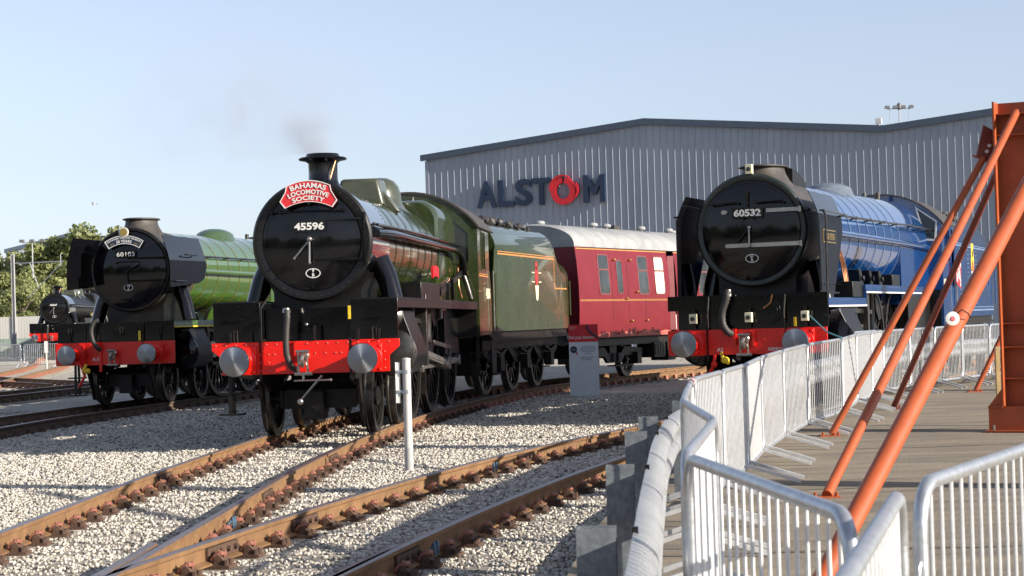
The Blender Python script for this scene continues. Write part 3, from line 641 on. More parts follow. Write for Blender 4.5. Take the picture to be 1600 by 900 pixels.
# ------------------------------------------------------------------ steam locomotives: local frame x = right in view, y = backwards, z up, origin at the buffer faces on rail level
PI = math.pi
def ringpts(r, cx, cz, y, n=40, rx=1.0): return [(cx + r * rx * math.cos(2 * PI * k / n), y, cz + r * math.sin(2 * PI * k / n)) for k in range(n)]
_wh = {}
def wheel(root, name, x, y, r, spokes, side, boss=0.0, ang=0.3):
    """spoked wheel with a steel tyre as its sub-part; side = +1 right, -1 left"""
    key = (round(r, 3), spokes, boss)
    if key not in _wh:
        w_ = MB(); ri = r - .085
        w_.lathe([(ri - .055, -.035), (ri, -.035), (ri, .035), (ri - .055, .035), (ri - .055, -.035)], (0, 0, 0), (1, 0, 0), 40, cap=False)
        w_.lathe([(.0, -.05), (.13 + boss * .2, -.05), (.13 + boss * .2, .06), (.07, .09), (0, .09)], (0, 0, 0), (1, 0, 0), 20)
        for k in range(spokes):
            a = 2 * PI * k / spokes; c, s = math.cos(a), math.sin(a)
            w_.bar((0, c * .1, s * .1), (0, c * (ri - .03), s * (ri - .03)), .05, .042, upv=(1, 0, 0))
        if boss:
            w_.prism([(.0, -.12), (.38 * boss, -.10), (.46 * boss, 0), (.38 * boss, .10), (.0, .12)], 'x', -.04, .075)
            poly = [((ri - .02) * math.cos(t), (ri - .02) * math.sin(t)) for t in [PI - .45 + k * .9 / 8 for k in range(9)]] + [((ri - .26) * math.cos(t), (ri - .26) * math.sin(t)) for t in [PI + .3, PI - .3]]
            w_.prism(poly, 'x', -.03, .055)
        t_ = MB(); t_.lathe([(ri, -.065), (r + .028, -.065), (r + .028, -.035), (r + .004, -.02), (r, .066), (ri, .066), (ri, -.065)], (0, 0, 0), (1, 0, 0), 48, cap=False)
        _wh[key] = (w_.mesh(name, 'blackm'), t_.mesh('tyre', 'steeld'))
    a, b = _wh[key]
    o = inst(a, name, root, (x, y, r), (ang, 0, 0) if side > 0 else (ang, 0, PI)); inst(b, 'tyre', o); return o
def buffers(root, col='red', rh=.205, z=1.06, yb=.50, hx=.863):
    for s in (-1, 1):
        m = MB(); m.lathe([(.19, .0), (.19, -.03), (.13, -.04), (.12, -.22), (.135, -.225), (.135, -.25), (.085, -.25)], (s * hx, yb, z), (0, 1, 0), 28)
        m.box(s * hx - .19, s * hx + .19, yb - .025, yb, z - .19, z + .19)
        m.rivets([(s * hx + a * .155, yb - .025, z + b * .155) for a in (-1, 1) for b in (-1, 1)], (0, -1, 0), .025)
        o = m.build('buffer', col, root, bevel=.004)
        h = MB(); h.lathe([(.055, .28), (.055, .05), (rh * .93, .042), (rh, .032), (rh, .02), (rh * .96, .006), (rh * .6, -.006), (rh * .3, -.011), (.001, -.013)], (0, 0, 0), (0, 1, 0), 48)
        h.build('buffer_head', 'bufsteel', o, loc=(s * hx, 0, z), smooth=50)
def hose(root, pts, r=.042, mt='hose'):
    m = MB(); P = smooth_path(pts, .03); m.tube(P, [r * (1.0 + (.12 if i % 2 else 0)) for i in range(len(P))], 10); return m.build('brake_hose', mt, root)
def coupling(root, z=1.02, y0=.50, bar=False):
    m = MB(); m.tube(smooth_path([(0, y0, z), (0, y0 - .16, z + .02), (0, y0 - .26, z - .05), (0, y0 - .20, z - .13), (0, y0 - .13, z - .08)], .03), .03, 8)
    m.sphere((0, y0 - .05, z), .07, (1, .8, 1), 12)
    m.tube([(-.055, y0 - .19, z + .05), (-.06, y0 - .16, z - .22)], .017, 8); m.tube([(.055, y0 - .19, z + .05), (.06, y0 - .16, z - .22)], .017, 8); m.cyl((-.09, y0 - .19, z + .06), (.09, y0 - .19, z + .06), .022, n=8)
    m.cyl((-.12, y0 - .16, z - .24), (.12, y0 - .16, z - .24), .024, n=10)
    if bar: 
        m.cyl((-.13, y0 - .16, z - .33), (.36, y0 - .16, z - .33), .012, n=8); m.sphere((.37, y0 - .16, z - .33), .022, n=8)
        m.cyl((.25, y0 - .15, z - .27), (-.05, y0 - .16, z - .60), .016, n=8); m.sphere((-.05, y0 - .16, z - .61), .045, n=10)
        m.cyl((0, y0 - .16, z - .24), (0, y0 - .16, z - .34), .02, n=8)
    return m.build('coupling', 'steel', root)
def rounded_rect(hw, z0, z1, rc, n=6, rb=None):
    rb = rc if rb is None else rb; P = []
    for cx, cz, a0, r in ((hw - rc, z1 - rc, 0, rc), (-hw + rc, z1 - rc, 90, rc), (-hw + rb, z0 + rb, 180, rb), (hw - rb, z0 + rb, 270, rb)):
        for k in range(n + 1):
            a = R(a0 + 90 * k / n); P.append((cx + r * math.cos(a), cz + r * math.sin(a)))
    return P
def arc_pts(r, cz, a0, a1, n): return [(r * math.cos(R(a0 + (a1 - a0) * k / n)), cz + r * math.sin(R(a0 + (a1 - a0) * k / n))) for k in range(n + 1)]
def plate_text(root, txt, x, z, y, h, wd=None, name='number_plate', bold=.035, plate='black', ink='white', space=1.0):
    vs, fs = text_pts(txt, 1, .5, bold, space); xs_ = [p[0] for p in vs]; ys_ = [p[1] for p in vs]; W = max(xs_) - min(xs_); H = max(ys_) - min(ys_); s = h / H; ww = wd or W * s
    m = MB(); m.prism([(x + a, z + b) for a, b in rounded_rect(ww / 2 + h * .28, -h * .75, h * .75, h * .12, 3)], 'y', y, y + .02); p = m.build(name, plate, root)
    t = MB(); t.add([(x + (v[0] - (max(xs_) + min(xs_)) / 2) * ww / W, y - .004 - (v[2] + .5) * .006, z + (v[1] - (max(ys_) + min(ys_)) / 2) * s) for v in vs], fs); t.build('lettering', ink, p, smooth=0); return p
def oval_plate(root, x, z, y, txt):
    m = MB(); m.prism([(x + .105 * math.cos(t), z + .068 * math.sin(t)) for t in [2 * PI * k / 28 for k in range(28)]], 'y', y, y + .012); p = m.build('shed_plate', 'black', root)
    b = MB(); rg = []
    for k in range(33):
        t = 2 * PI * k / 32; rg.append([(x + (.105 - d) * math.cos(t), yy, z + (.068 - d) * math.sin(t)) for d, yy in ((0, y), (0, y - .006), (.012, y - .006), (.012, y))])
    b.loft(rg, cap=False)
    for i, s in enumerate(txt):
        zz = z + (.012 if i == 0 and len(txt) > 1 else -.045 if len(txt) > 1 else -.028); put_text(b, s, lambda a, c, d: (x + a, y - .003 - d, zz + c), .062, .004, .03)
    b.build('plate_border', 'white', p, smooth=0)
def cyl_block(root, x, z, r, y0, y1, zv, rv, mt_cov, mt_clad, xv=None):
    """outside cylinder with its piston valve above; polished front covers are sub-parts"""
    xv = x if xv is None else xv; m = MB()
    import itertools
    P = [(x + r * math.cos(t), z + r * math.sin(t)) for t in [PI + PI * k / 12 for k in range(13)]] + [(xv + rv * math.cos(t), zv + rv * math.sin(t)) for t in [PI * k / 12 for k in range(13)]]
    m.prism(P, 'y', y0, y1); o = m.build('cylinder', mt_clad, root, bevel=.012)
    c = MB(); c.lathe([(r * .98, .02), (r * .98, -.02), (r * .9, -.035), (r * .55, -.075), (r * .3, -.085), (.001, -.09)], (x, y0, z), (0, 1, 0), 32)
    c.rivets([(x + r * .93 * math.cos(k * PI / 6), y0 - .025, z + r * .93 * math.sin(k * PI / 6)) for k in range(12)], (0, -1, 0), .014); c.build('cylinder_cover', mt_cov, o)
    c = MB(); c.lathe([(rv * .95, .02), (rv * .95, -.05), (rv * .8, -.07), (rv * .4, -.16), (.001, -.17)], (xv, y0, zv), (0, 1, 0), 24); c.build('valve_cover', mt_cov, o)
    b = MB(); 
    for yy in (y0 + .04, y1 - .06):
        rg = [[(a * 1.0 + (a - x) * .02, yy - .02, c_ + (c_ - (z + zv) / 2) * .012), (a + (a - x) * .02, yy + .02, c_ + (c_ - (z + zv) / 2) * .012)] for a, c_ in P]; b.loft(rg, False, closed=False)
    return o
def motion(root, x, drv, rw, y0, zc, side, combo=True):
    """slide bars, crosshead, connecting and coupling rods and valve gear"""
    m = MB(); m.bar((x - side * .02, y0, zc + .15), (x - side * .02, y0 + 1.5, zc + .19), .10, .055); m.bar((x - side * .02, y0, zc - .15), (x - side * .02, y0 + 1.5, zc - .11), .10, .055)
    m.build('slide_bar', 'steel', root, bevel=.005)
    m = MB(); yc = y0 + .85; m.box(x - .07, x + .07, yc - .16, yc + .16, zc - .16, zc + .2); m.cyl((x, y0 - .05, zc + .02), (x, yc, zc + .02), .04, n=12); m.cyl((x - .12, yc, zc), (x + .13, yc, zc), .055, n=14)
    m.build('crosshead', 'steel', root, bevel=.008)
    a = R(215); cr = .33; pin = (x + side * .02, drv[1] + cr * math.cos(a), rw + cr * math.sin(a))
    m = MB(); m.bar((x + side * .05, yc, zc), (x + side * .05, pin[1], pin[2]), .055, .12); m.bar((x + side * .082, yc + .3, zc + (pin[2] - zc) * .18), (x + side * .082, pin[1] - .25, pin[2] - (pin[2] - zc) * .12), .02, .05)
    m.cyl((x + side * .0, pin[1], pin[2]), (x + side * .13, pin[1], pin[2]), .12, n=18); m.build('connecting_rod', 'steel', root, bevel=.006)
    m = MB()
    for p, q in zip(drv, drv[1:]): m.bar((x - side * .06, p + cr * math.cos(a), rw + cr * math.sin(a)), (x - side * .06, q + cr * math.cos(a), rw + cr * math.sin(a)), .05, .105)
    for p in drv: m.cyl((x - side * .11, p + cr * math.cos(a), rw + cr * math.sin(a)), (x - side * .0, p + cr * math.cos(a), rw + cr * math.sin(a)), .095, n=16)
    m.build('coupling_rod', 'steel', root, bevel=.006)
    m = MB(); yl = drv[0] + .15
    m.tube([(x + side * .02, yl + .10 * math.cos(t), zc + .42 + .34 * math.sin(t)) for t in [R(-80 + 160 * k / 8) for k in range(9)]], .045, 8)
    m.bar((x + side * .02, y0 - .02, zc + .47), (x + side * .02, yl, zc + .42), .04, .075)
    m.bar((x + side * .07, yc - .15, zc - .32), (x + side * .07, y0 + .38, zc + .60), .035, .08); m.bar((x + side * .09, yc + .02, zc - .28), (x + side * .09, yc - .18, zc - .30), .035, .07)
    m.bar((x + side * .12, pin[1], pin[2]), (x + side * .12, pin[1] + .02, pin[2] + .28), .04, .09); m.bar((x + side * .13, pin[1], pin[2] + .26), (x + side * .09, yl + .06, zc + .10), .035, .065)
    m.box(x - .06, x + .12, y0 + 1.46, y0 + 1.60, zc - .25, zc + .85)
    m.build('valve_gear', 'steeld', root, bevel=.004)
def steam_loco(name, label, x, y, h, P, z=0.0, group='steam locomotives on show'):
    root = thing(name, label, 'locomotive', (x, y, z), -h, group)
    g_ = P.get
    body, bc, rb = P['body'], P['zc'], P['ring']; yr = P['yr']; rs = rb - .03; ysb = P['ysb']; rf = P['rf']; yf0 = P['yf0']; yc0 = P['yc0']; yc1 = P['yc1']
    bandm = P['band']; plat = P['plat']; zpl = P['zpl']
    # frames and buffer beam
    m = MB()
    for s in (-1, 1): m.prism([(.5, .78), (1.1, .62), (1.5, .62), (2.0, .85), (yc1 - .1, .8), (yc1 - .1, 1.45), (.5, 1.34)], 'x', s * .62 - .02, s * .62 + .02)
    m.box(-.6, .6, 2.2, 2.4, .8, 1.9); m.box(-.6, .6, 4.5, 4.6, .6, 1.5); m.box(-.62, .62, 5.2, yc1 - .6, 1.30, 1.5); m.box(-.6, .6, 6.6, 6.7, .5, 1.5); m.box(-.6, .6, 8.6, 8.7, .5, 1.5); m.build('frame', 'grime', root)
    zb0, zb1, hw = P['beam']; c = P['notch']
    bl = [(-hw, zb1), (-hw, zb1 - c[0]), (-hw + c[1], zb0 + c[2]), (-hw + c[1], zb0), (hw - c[1], zb0), (hw - c[1], zb0 + c[2]), (hw, zb1 - c[0]), (hw, zb1)]
    m = MB(); m.prism(bl, 'y', .50, .535)
    rv = [(xx, .50, zb1 - .035) for xx in np.arange(-hw + .06, hw, .14)] + [(xx, .50, zz) for xx in (-hw + .20, -hw + .34, -.62, -.5, .5, .62, hw - .34, hw - .20) for zz in np.arange(zb0 + .05, zb1 - .08, .11) if abs(xx) < hw - c[1]]
    rv += [(xx, .50, zb1 - .17) for xx in np.arange(-.42, .5, .14)]
    m.rivets(rv, (0, -1, 0), .013); m.build('buffer_beam', 'red', root, bevel=.004)
    rr = MB(); rr.rivets([(a, b - .006, c_) for a, b, c_ in rv], (0, -1, 0), .0095); rr.build('rivet_row', 'rivetglint' if g_('silver') else 'red', root)
    buffers(root); coupling(root, zb0 + .24, bar=g_('bar', False))
    # platform front
    P['front'](root, P)
    # running plate
    m = MB(); za = zpl
    for s in (-1, 1):
        for y0, y1, zz in P['plates']: m.box(min(s * .70, s * 1.27), max(s * .70, s * 1.27), y0, y1, zz - .03, zz); m.box(min(s * 1.235, s * 1.27), max(s * 1.235, s * 1.27), y0, y1, zz - .14, zz - .03)
        for (a0, a1, za_), (b0, b1, zb_) in zip(P['plates'], P['plates'][1:]): m.box(min(s * .70, s * 1.27), max(s * .70, s * 1.27), a1 - .03, a1, min(za_, zb_) - .02, max(za_, zb_))
    m.build('running_plate', P['pcol'], root, bevel=.004)
    if g_('pline'):
        m = MB()
        for y0, y1, zz in P['plates']:
            for s in (-1, 1): m.box(min(s * 1.27, s * 1.273), max(s * 1.27, s * 1.273), y0, y1, zz - .14, zz - .115)
        m.build('plate_lining', P['pline'], root)
    # saddle, smokebox, ring, door
    m = MB(); m.loft([[(-.62, yr + .25, 1.3), (.62, yr + .25, 1.3), (.62, ysb - .1, 1.3), (-.62, ysb - .1, 1.3)], [(-.62, yr + .25, bc - rs * .86), (.62, yr + .25, bc - rs * .86), (.62, ysb - .1, bc - rs * .86), (-.62, ysb - .1, bc - rs * .86)], [(-.74, yr + .25, bc - rs * .55), (.74, yr + .25, bc - rs * .55), (.74, ysb - .1, bc - rs * .55), (-.74, ysb - .1, bc - rs * .55)]])
    m.build('smokebox_saddle', 'blackm', root)
    m = MB(); m.lathe([(rs, 0), (rs, ysb - yr)], (0, yr, bc), (0, 1, 0), 64)
    rvp = [(rs * math.sin(t), yy, bc + rs * math.cos(t)) for yy in (yr + .12, ysb - .06) for t in np.arange(-2.2, 2.2, .075)]
    for p in rvp: m.rivets([p], (p[0], 0, p[2] - bc), .012)
    m.build('smokebox', P.get('sbm', 'soot'), root)
    rd = P['door']
    m = MB(); m.lathe([(rs, .08), (rb, .05), (rb, -.01), (rb - .03, -.045), (rd + .045, -.05), (rd + .01, -.03), (rd, .0)], (0, yr, bc), (0, 1, 0), 72)
    rr_ = (rb + rd + .02) / 2
    rg_ = m.build('smokebox_ring', P.get('ringm', 'blackm'), root)
    m = MB(); m.rivets([(rr_ * math.cos(t), yr - .048, bc + rr_ * math.sin(t)) for t in [2 * PI * k / 44 for k in range(44)]], (0, -1, 0), .010); m.build('rivet_row', P.get('rivm', 'steeld'), rg_)
    m = MB(); D = P['dish']; m.lathe([(rd * math.cos(t * PI / 16), -.015 - D * math.sin(t * PI / 16) ** 1.0 * (1 if t else 1)) if False else (rd * (1 - (t / 10)), -.05 - D * (1 - (1 - t / 10) ** 2.2)) for t in range(0, 11)], (0, yr, bc), (0, 1, 0), 72)
    m.lathe([(rd + .012, -.02), (rd + .012, -.052), (rd - .03, -.062)], (0, yr, bc), (0, 1, 0), 72, cap=False)
    door = m.build('smokebox_door', 'black', root)
    fy = lambda r: yr - .05 - D * (1 - (r / rd) ** 2.2)
    P['doorfit'](root, door, P, fy)
    P['chimney'](root, P)
    # boiler
    r0, r1 = P['rb0'], P['rb1']; m = MB(); N = 56; m.loft([ringpts(r0, 0, bc, ysb, N), ringpts(r0 + (r1 - r0) * .15, 0, bc, ysb + 1.2, N), ringpts(r1, 0, bc + P.get('rise', 0), yf0, N)]); boil = m.build('boiler', body, root)
    m = MB(); nb = P.get('nband', 7)
    for k in range(nb + 1):
        f = k / nb; yy = ysb + .03 + f * (yf0 - ysb - .1); r_ = (r0 + (r1 - r0) * f) + .004; zc_ = bc + P.get('rise', 0) * f
        bw_ = P.get('bandw', .05); m.loft([ringpts(r_, 0, zc_, yy, 56), ringpts(r_ + .004, 0, zc_, yy, 56), ringpts(r_ + .004, 0, zc_, yy + bw_, 56), ringpts(r_, 0, zc_, yy + bw_, 56)], cap=False)
    m.build('boiler_band', bandm, root)
    zc_ = bc + P.get('rise', 0)
    if P['fbox'] == 'belpaire':
        m = MB(); pr = rounded_rect(rf, 1.55, P['fbtop'], .36, 8, .05); pr0 = [(a * .93, z_ if z_ < 3 else z_ - .05) for a, z_ in pr]; pm = [(a * .975, z_ - (.015 if z_ > 3 else 0)) for a, z_ in pr]
        m.loft([[(a, yf0 - .02, b) for a, b in pr0], [(a, yf0 + .07, b) for a, b in pm], [(a, yf0 + .2, b) for a, b in pr], [(a, yc0 + .05, b - (.04 if b > 3 else 0)) for a, b in pr]])
        m.build('firebox', body, root, smooth=60)
        fr = MB(); fr.rivets([(rf + .001, yy, zz) for yy in np.arange(yf0 + .3, yc0 - .1, .3) for zz in (2.3, 2.7)], (1, 0, 0), .02); fr.build('washout_plug', body, root)
    else:
        m = MB(); N = 24
        def sec(yy, r_, zc2): return [(r_ * math.cos(PI * k / N), yy, zc2 + r_ * math.sin(PI * k / N)) for k in range(N + 1)] + [(-r_ * 1.0, yy, 1.6), (r_ * 1.0, yy, 1.6)]
        m.loft([sec(yf0 - .01, r1 - .0, zc_), sec(yc0 + .05, rf, zc_ + .02)]); m.build('firebox', body, root, smooth=50)
    m = MB(); m.box(-rf - .012, rf + .012, yf0 + .35, yc0 - .04, .95, zpl - .15); m.box(-.56, .56, yf0 - .1, yc0 - .1, .42, .95); m.box(-1.24, 1.24, yc0 - .035, yc0 - .006, P.get('cab0', 1.25) - .02, zpl - .04); m.build('ashpan_dark_fill', 'blackm', root)  # ashpan, plus black boxes and a sheet filling in the dark below the plate
    # handrails on boiler side
    hr = MB(); ph = R(P.get('hang', 17))
    for s in (-1, 1):
        def hp(yy):
            f = max(0, min(1, (yy - ysb) / (yf0 - ysb))); r_ = r0 + (r1 - r0) * f + .07
            return (s * max(r_ * math.cos(ph), (rf + .06) if yy > yf0 else 0), yy, bc + r_ * math.sin(ph) + P.get('rise', 0) * f)
        ks = [hp(yy) for yy in np.arange(yr + .25, yc0, .6)] + [hp(yc0 - .02)]
        hr.tube(ks, .019, 8)
        for k_ in ks[::2]: hr.cyl(k_, (k_[0] - s * .09, k_[1], k_[2] - .02), .016, n=6); hr.sphere(k_, .03, n=8)
    hr.build('handrail', P.get('hrm', 'steeld'), root)
    P['mounts'](root, P)
    P['cab'](root, P)
    # steam pipes from the smokebox side down to the cylinders
    for s in (-1, 1):
        a, b = P['spipe']; mm = MB(); mm.tube([(s * a[0], a[1], a[2]), (s * ((a[0] + b[0]) / 2 + .02), (a[1] + b[1]) / 2, (a[2] + b[2]) / 2 + .02), (s * b[0], b[1], b[2])], [.165, .15, .14], 20); mm.build('steam_pipe', 'black', root)
    xc, zc2, rc, yc_0, yc_1, zv, rv_, xv = P['cyl']
    for s in (-1, 1):
        cyl_block(root, s * xc, zc2, rc, yc_0, yc_1, zv, rv_, P.get('cylm', 'steel'), P.get('clad', 'black'), s * xv)
        motion(root, s * (xc - .0), P['drv'], P['rw'], yc_1, zc2, s)
    for yy in P['bog']:
        for s in (-1, 1): wheel(root, 'bogie_wheel', s * .72, yy, P.get('rbog', .48), 10, s, ang=.2 * yy)
    for yy in P['drv']:
        for s in (-1, 1): wheel(root, 'driving_wheel', s * .73, yy, P['rw'], 19, s, 1.0, ang=R(-125))
    for yy in P.get('trail', []):
        for s in (-1, 1): wheel(root, 'trailing_wheel', s * .73, yy, .56, 10, s)
    for yy in list(P['bog']) + list(P['drv']): MB().cyl((-.7, yy, P.get('rbog', .48) if yy in P['bog'] else P['rw']), (.7, yy, P.get('rbog', .48) if yy in P['bog'] else P['rw']), .09, n=10).build('axle', 'steeld', root)
    b0, b1 = P['bog'][0], P['bog'][-1]; m = MB()
    for s in (-1, 1): m.prism([(b0 - .35, .38), (b0 - .35, .62), (b0 + .3, .75), (b1 - .3, .75), (b1 + .35, .62), (b1 + .35, .38), (b1 - .3, .5), (b0 + .3, .5)], 'x', s * .52 - .02, s * .52 + .02)
    m.box(-.52, .52, b0 - .3, b0 - .24, .36, .62); m.box(-.5, .5, (b0 + b1) / 2 - .25, (b0 + b1) / 2 + .25, .5, .72); m.box(-.18, .10, b0 - .5, b0 - .2, .22, .6); m.build('bogie_frame', 'grime', root)
    m = MB()
    for s in (-1, 1): m.prism([(.62, .78), (.85, .78), (.98, .35), (1.05, .10), (.98, .10), (.88, .33)], 'x', s * .68 - .02, s * .68 + .02)
    m.build('guard_iron', 'grime', root)
    m = MB()
    for s in (-1, 1):
        for yy in P['drv']: m.prism([(yy - P['rw'] - .12, .35), (yy - P['rw'] - .06, .35), (yy - P['rw'] - .05, 1.0), (yy - P['rw'] - .12, 1.0)], 'x', s * .8 - .05, s * .8 + .05)
        m.bar((s * .66, P['drv'][0], .42), (s * .66, P['drv'][-1] + .8, .42), .04, .06)
    m.build('brake_gear', 'grime', root)
    return root
def add_steps(root, x, y, z0, z1, mt='blackm'):
    m = MB(); m.bar((x, y, z0), (x, y + .02, z1), .05, .02); m.bar((x, y + .22, z0), (x, y + .18, z1), .05, .02)
    m.box(x - .16, x + .16, y - .02, y + .24, z0 - .02, z0 + .01); m.box(x - .16, x + .16, y - .02, y + .24, (z0 + z1) / 2, (z0 + z1) / 2 + .03); return m.build('footstep', mt, root)
def lamp_bracket(root, x, y, z, h=.14, mt='grime'):
    return MB().box(x - .018, x + .018, y - .02, y, z, z + h).box(x - .018, x + .018, y - .06, y, z, z + .012).build('lamp_bracket', mt, root)
def electric_lamp(root, x, y, z):
    m = MB(); m.box(x - .055, x + .055, y, y + .09, z, z + .15); o = m.build('lamp', 'cream', root, bevel=.006)
    MB().lathe([(.034, 0), (.034, -.012), (.02, -.018), (.001, -.016)], (x, y, z + .075), (0, 1, 0), 16).build('lamp_lens', 'glass', o)

# ---- cab and mounting variants
def vee(y): return y
def cab_generic(root, P, wall_in, front_win, side_col, roof_mat):
    yc0, yc1 = P['yc0'], P['yc1']; hw = P['cabw']; ze, zt = P['cabz']; z0 = P.get('cab0', 1.25)
    r = (hw * hw + (zt - ze) ** 2) / (2 * (zt - ze)); cz = zt - r; a = math.degrees(math.asin(hw / r))
    arc = arc_pts(r, cz, 90 - a, 90 + a, 18)
    # front sheet: outline above the firebox with the firebox hole left to the boiler in front of it
    m = MB(); m.prism([(hw, z0)] + arc + [(-hw, z0)], 'y', yc0, yc0 + .03)
    for s in (-1, 1): m.rivets([(s * (hw - .03), yc0, zz) for zz in np.arange(z0 + .1, ze, .10)], (0, -1, 0), .011)
    m.rivets([(p[0] * .965, yc0, cz + (p[1] - cz) * .975) for p in arc_pts(r, cz, 90 - a, 90 + a, 30)], (0, -1, 0), .010)
    m.rivets([(rr_ * math.cos(t), yc0, P['zc'] + .1 + rr_ * math.sin(t)) for rr_ in (1.03,) for t in [R(8 + k * 5) for k in range(10)]], (0, -1, 0), .012)
    front = m.build('cab_front', side_col, root)
    for s in (-1, 1):
        pw = [(s * a_, b_) for a_, b_ in front_win]; cx = sum(p[0] for p in pw) / len(pw); cz_ = sum(p[1] for p in pw) / len(pw)
        m = MB(); rg = []
        for k in range(len(pw) + 1):
            p = pw[k % len(pw)]; wf = P.get('winfr', .10); q = (p[0] + (cx - p[0]) * wf, p[1] + (cz_ - p[1]) * wf * .8); rg.append([(p[0], yc0 - .004, p[1]), (p[0], yc0 - .03, p[1]), (q[0], yc0 - .03, q[1]), (q[0], yc0 - .004, q[1])])
        m.loft(rg, cap=False); f = m.build('cab_window', P.get('winm', side_col), root)
        g2 = MB(); g2.prism([(p[0] + (cx - p[0]) * .09, p[1] + (cz_ - p[1]) * .07) for p in pw], 'y', yc0 - .014, yc0 - .003); g2.build('glass', 'glass', f)
    # side sheets with a window gap
    for s in (-1, 1):
        x0, x1 = (hw - .03, hw) if s > 0 else (-hw, -hw + .03); ya, yb, zw0, zw1 = P['sidewin']; m = MB()
        m.box(x0, x1, yc0 + .03, yc1 - .25, z0, zw0); m.box(x0, x1, yc0 + .03, ya, zw0, ze + .03); m.box(x0, x1, ya, yb, zw1, ze + .03); m.box(x0, x1, yb, yc1 - .3, zw0, ze + .03)
        m.prism([(yc1 - .25, z0), (yc1 - .02, z0 + .05), (yc1 - .05, 2.1), (yc1 - .25, zw0)], 'x', x0, x1)
        m.rivets([(s * hw, yy, zz) for yy in (yc0 + .07, yc0 + .16, yc1 - .32) for zz in np.arange(z0 + .08, ze - .1, .12) if not (zw0 < zz < zw1 and ya < yy < yb)], (s, 0, 0), .010)
        m.rivets([(s * hw, yy, z0 + .06) for yy in np.arange(yc0 + .2, yc1 - .3, .12)], (s, 0, 0), .010)
        sd = m.build('cab_side', side_col, root)
        m = MB(); xa, xb = (hw - .02, hw + .012) if s > 0 else (-hw - .012, -hw + .02)
        for q in ((ya - .03, ya, zw0 - .03, zw1 + .03), (yb, yb + .03, zw0 - .03, zw1 + .03), ((ya + yb) / 2 - .02, (ya + yb) / 2 + .02, zw0, zw1), (ya, yb, zw0 - .03, zw0), (ya, yb, zw1, zw1 + .03)): m.box(xa, xb, *q)
        m.build('window_frame', 'timber' if P.get('wood') else side_col, sd)
        m = MB(); m.tube([(s * (hw + .05), yc1 - .03, 1.3), (s * (hw + .05), yc1 - .03, 2.5)], .017, 8); m.build('grab_rail', 'steel', sd)
    m = MB(); arco = arc_pts(r + .035, cz, 90 - a - 1.5, 90 + a + 1.5, 20); arci = arc_pts(r + .002, cz, 90 + a + 1.5, 90 - a - 1.5, 20); m.prism(arco + arci, 'y', yc0 - .04, yc1 + .25); m.build('cab_roof', roof_mat, root)
    m = MB(); m.box(-hw + .05, hw - .05, yc0 + .05, yc0 + .25, 1.3, 2.9); m.box(-hw + .04, hw - .04, yc0 + .05, yc1, 1.28, 1.33); m.build('backhead', 'blackm', root)
    return front
# ------------------------------------------------------------------ locomotive 1: dark green, tapered boiler
def front_lms(root, P):
    zb1 = P['beam'][1]; zp_ = P['zpl']
    for s in (-1, 1):
        x0, x1 = sorted((s * .62, s * 1.27)); m = MB()
        m.prism([(s * .62, zb1), (s * .62, zp_ - .02), (s * 1.27, zp_ - .02), (s * 1.27, zb1 + .03), (s * 1.22, zb1)], 'y', .545, .57)
        m.rivets([(s * 1.22, .545, zz) for zz in (1.4, 1.6, 1.8)] + [(s * xx, .545, zp_ - .06) for xx in (.7, .92, 1.14)] + [(s * .68, .545, 1.5)], (0, -1, 0), .014)
        m.box(min(s * .86, s * 1.06), max(s * .86, s * 1.06), .53, .545, 1.62, 1.635); m.box(min(s * .86, s * 1.06), max(s * .86, s * 1.06), .50, .53, 1.60, 1.635)
        m.box(x0 if s > 0 else x1 - .012, x0 + .012 if s > 0 else x1, .57, 1.5, zb1, zp_ - .03)
        m.build('front_platform', 'black', root, bevel=.004)
        for xx in (.74, 1.02): lamp_bracket(root, s * xx, .52, zb1 + .003)
        MB().tube([(s * .98, .52, zb1), (s * .98, .50, zb1 + .16), (s * .93, .50, zb1 + .16), (s * .93, .52, zb1)], .009, 6).build('handhold', 'steeld', root)
    m = MB(); m.box(-.60, .60, .80, .83, zb1 - .02, zp_ - .12); m.box(-.60, .60, .83, 1.5, zp_ - .14, zp_ - .11); m.box(-.62, .62, .55, .80, zb1 - .02, zb1 + .01)
    m.rivets([(xx, .80, zp_ - .16) for xx in (-.5, -.25, 0, .25, .5)], (0, -1, 0), .012)
    m.cyl((-.02, .80, 1.53), (-.02, .76, 1.53), .075, n=18); m.cyl((-.02, .76, 1.53), (-.02, .73, 1.53), .05, n=16); m.build('front_platform', 'black', root)
    MB().sphere((-.02, .735, 1.53), .03, n=10).build('valve_cap', 'steel', root)
    lamp_bracket(root, .13, .54, zb1 + .01, .2); 
    MB().box(.60, .635, .50, .52, zb1 + .28, zb1 + .46).build('lamp_bracket', 'yellow', root)
    m = MB(); m.tube([(-.63, .6, zb1 + .02), (-.63, .62, zb1 + .45), (-.55, .9, zp_ + .1)], .015, 6); m.tube([(.55, .6, zb1 + .02), (.6, .62, zb1 + .4)], .012, 6); m.build('pipework', 'grime', root)
    hose(root, [(-.24, .40, 1.70), (-.215, .36, 1.73), (-.20, .34, 1.66), (-.22, .33, 1.40), (-.22, .33, 1.15), (-.17, .36, .98), (-.12, .46, .93)], .042)
    MB().cyl((-.215, .37, 1.70), (-.215, .37, 1.76), .062, .045, n=14).build('hose_cap', 'steel', root)
    MB().box(-.145, -.10, .455, .52, zb0_(P), zb1).build('beam_strap', 'red', root)
def zb0_(P): return P['beam'][0] + .02
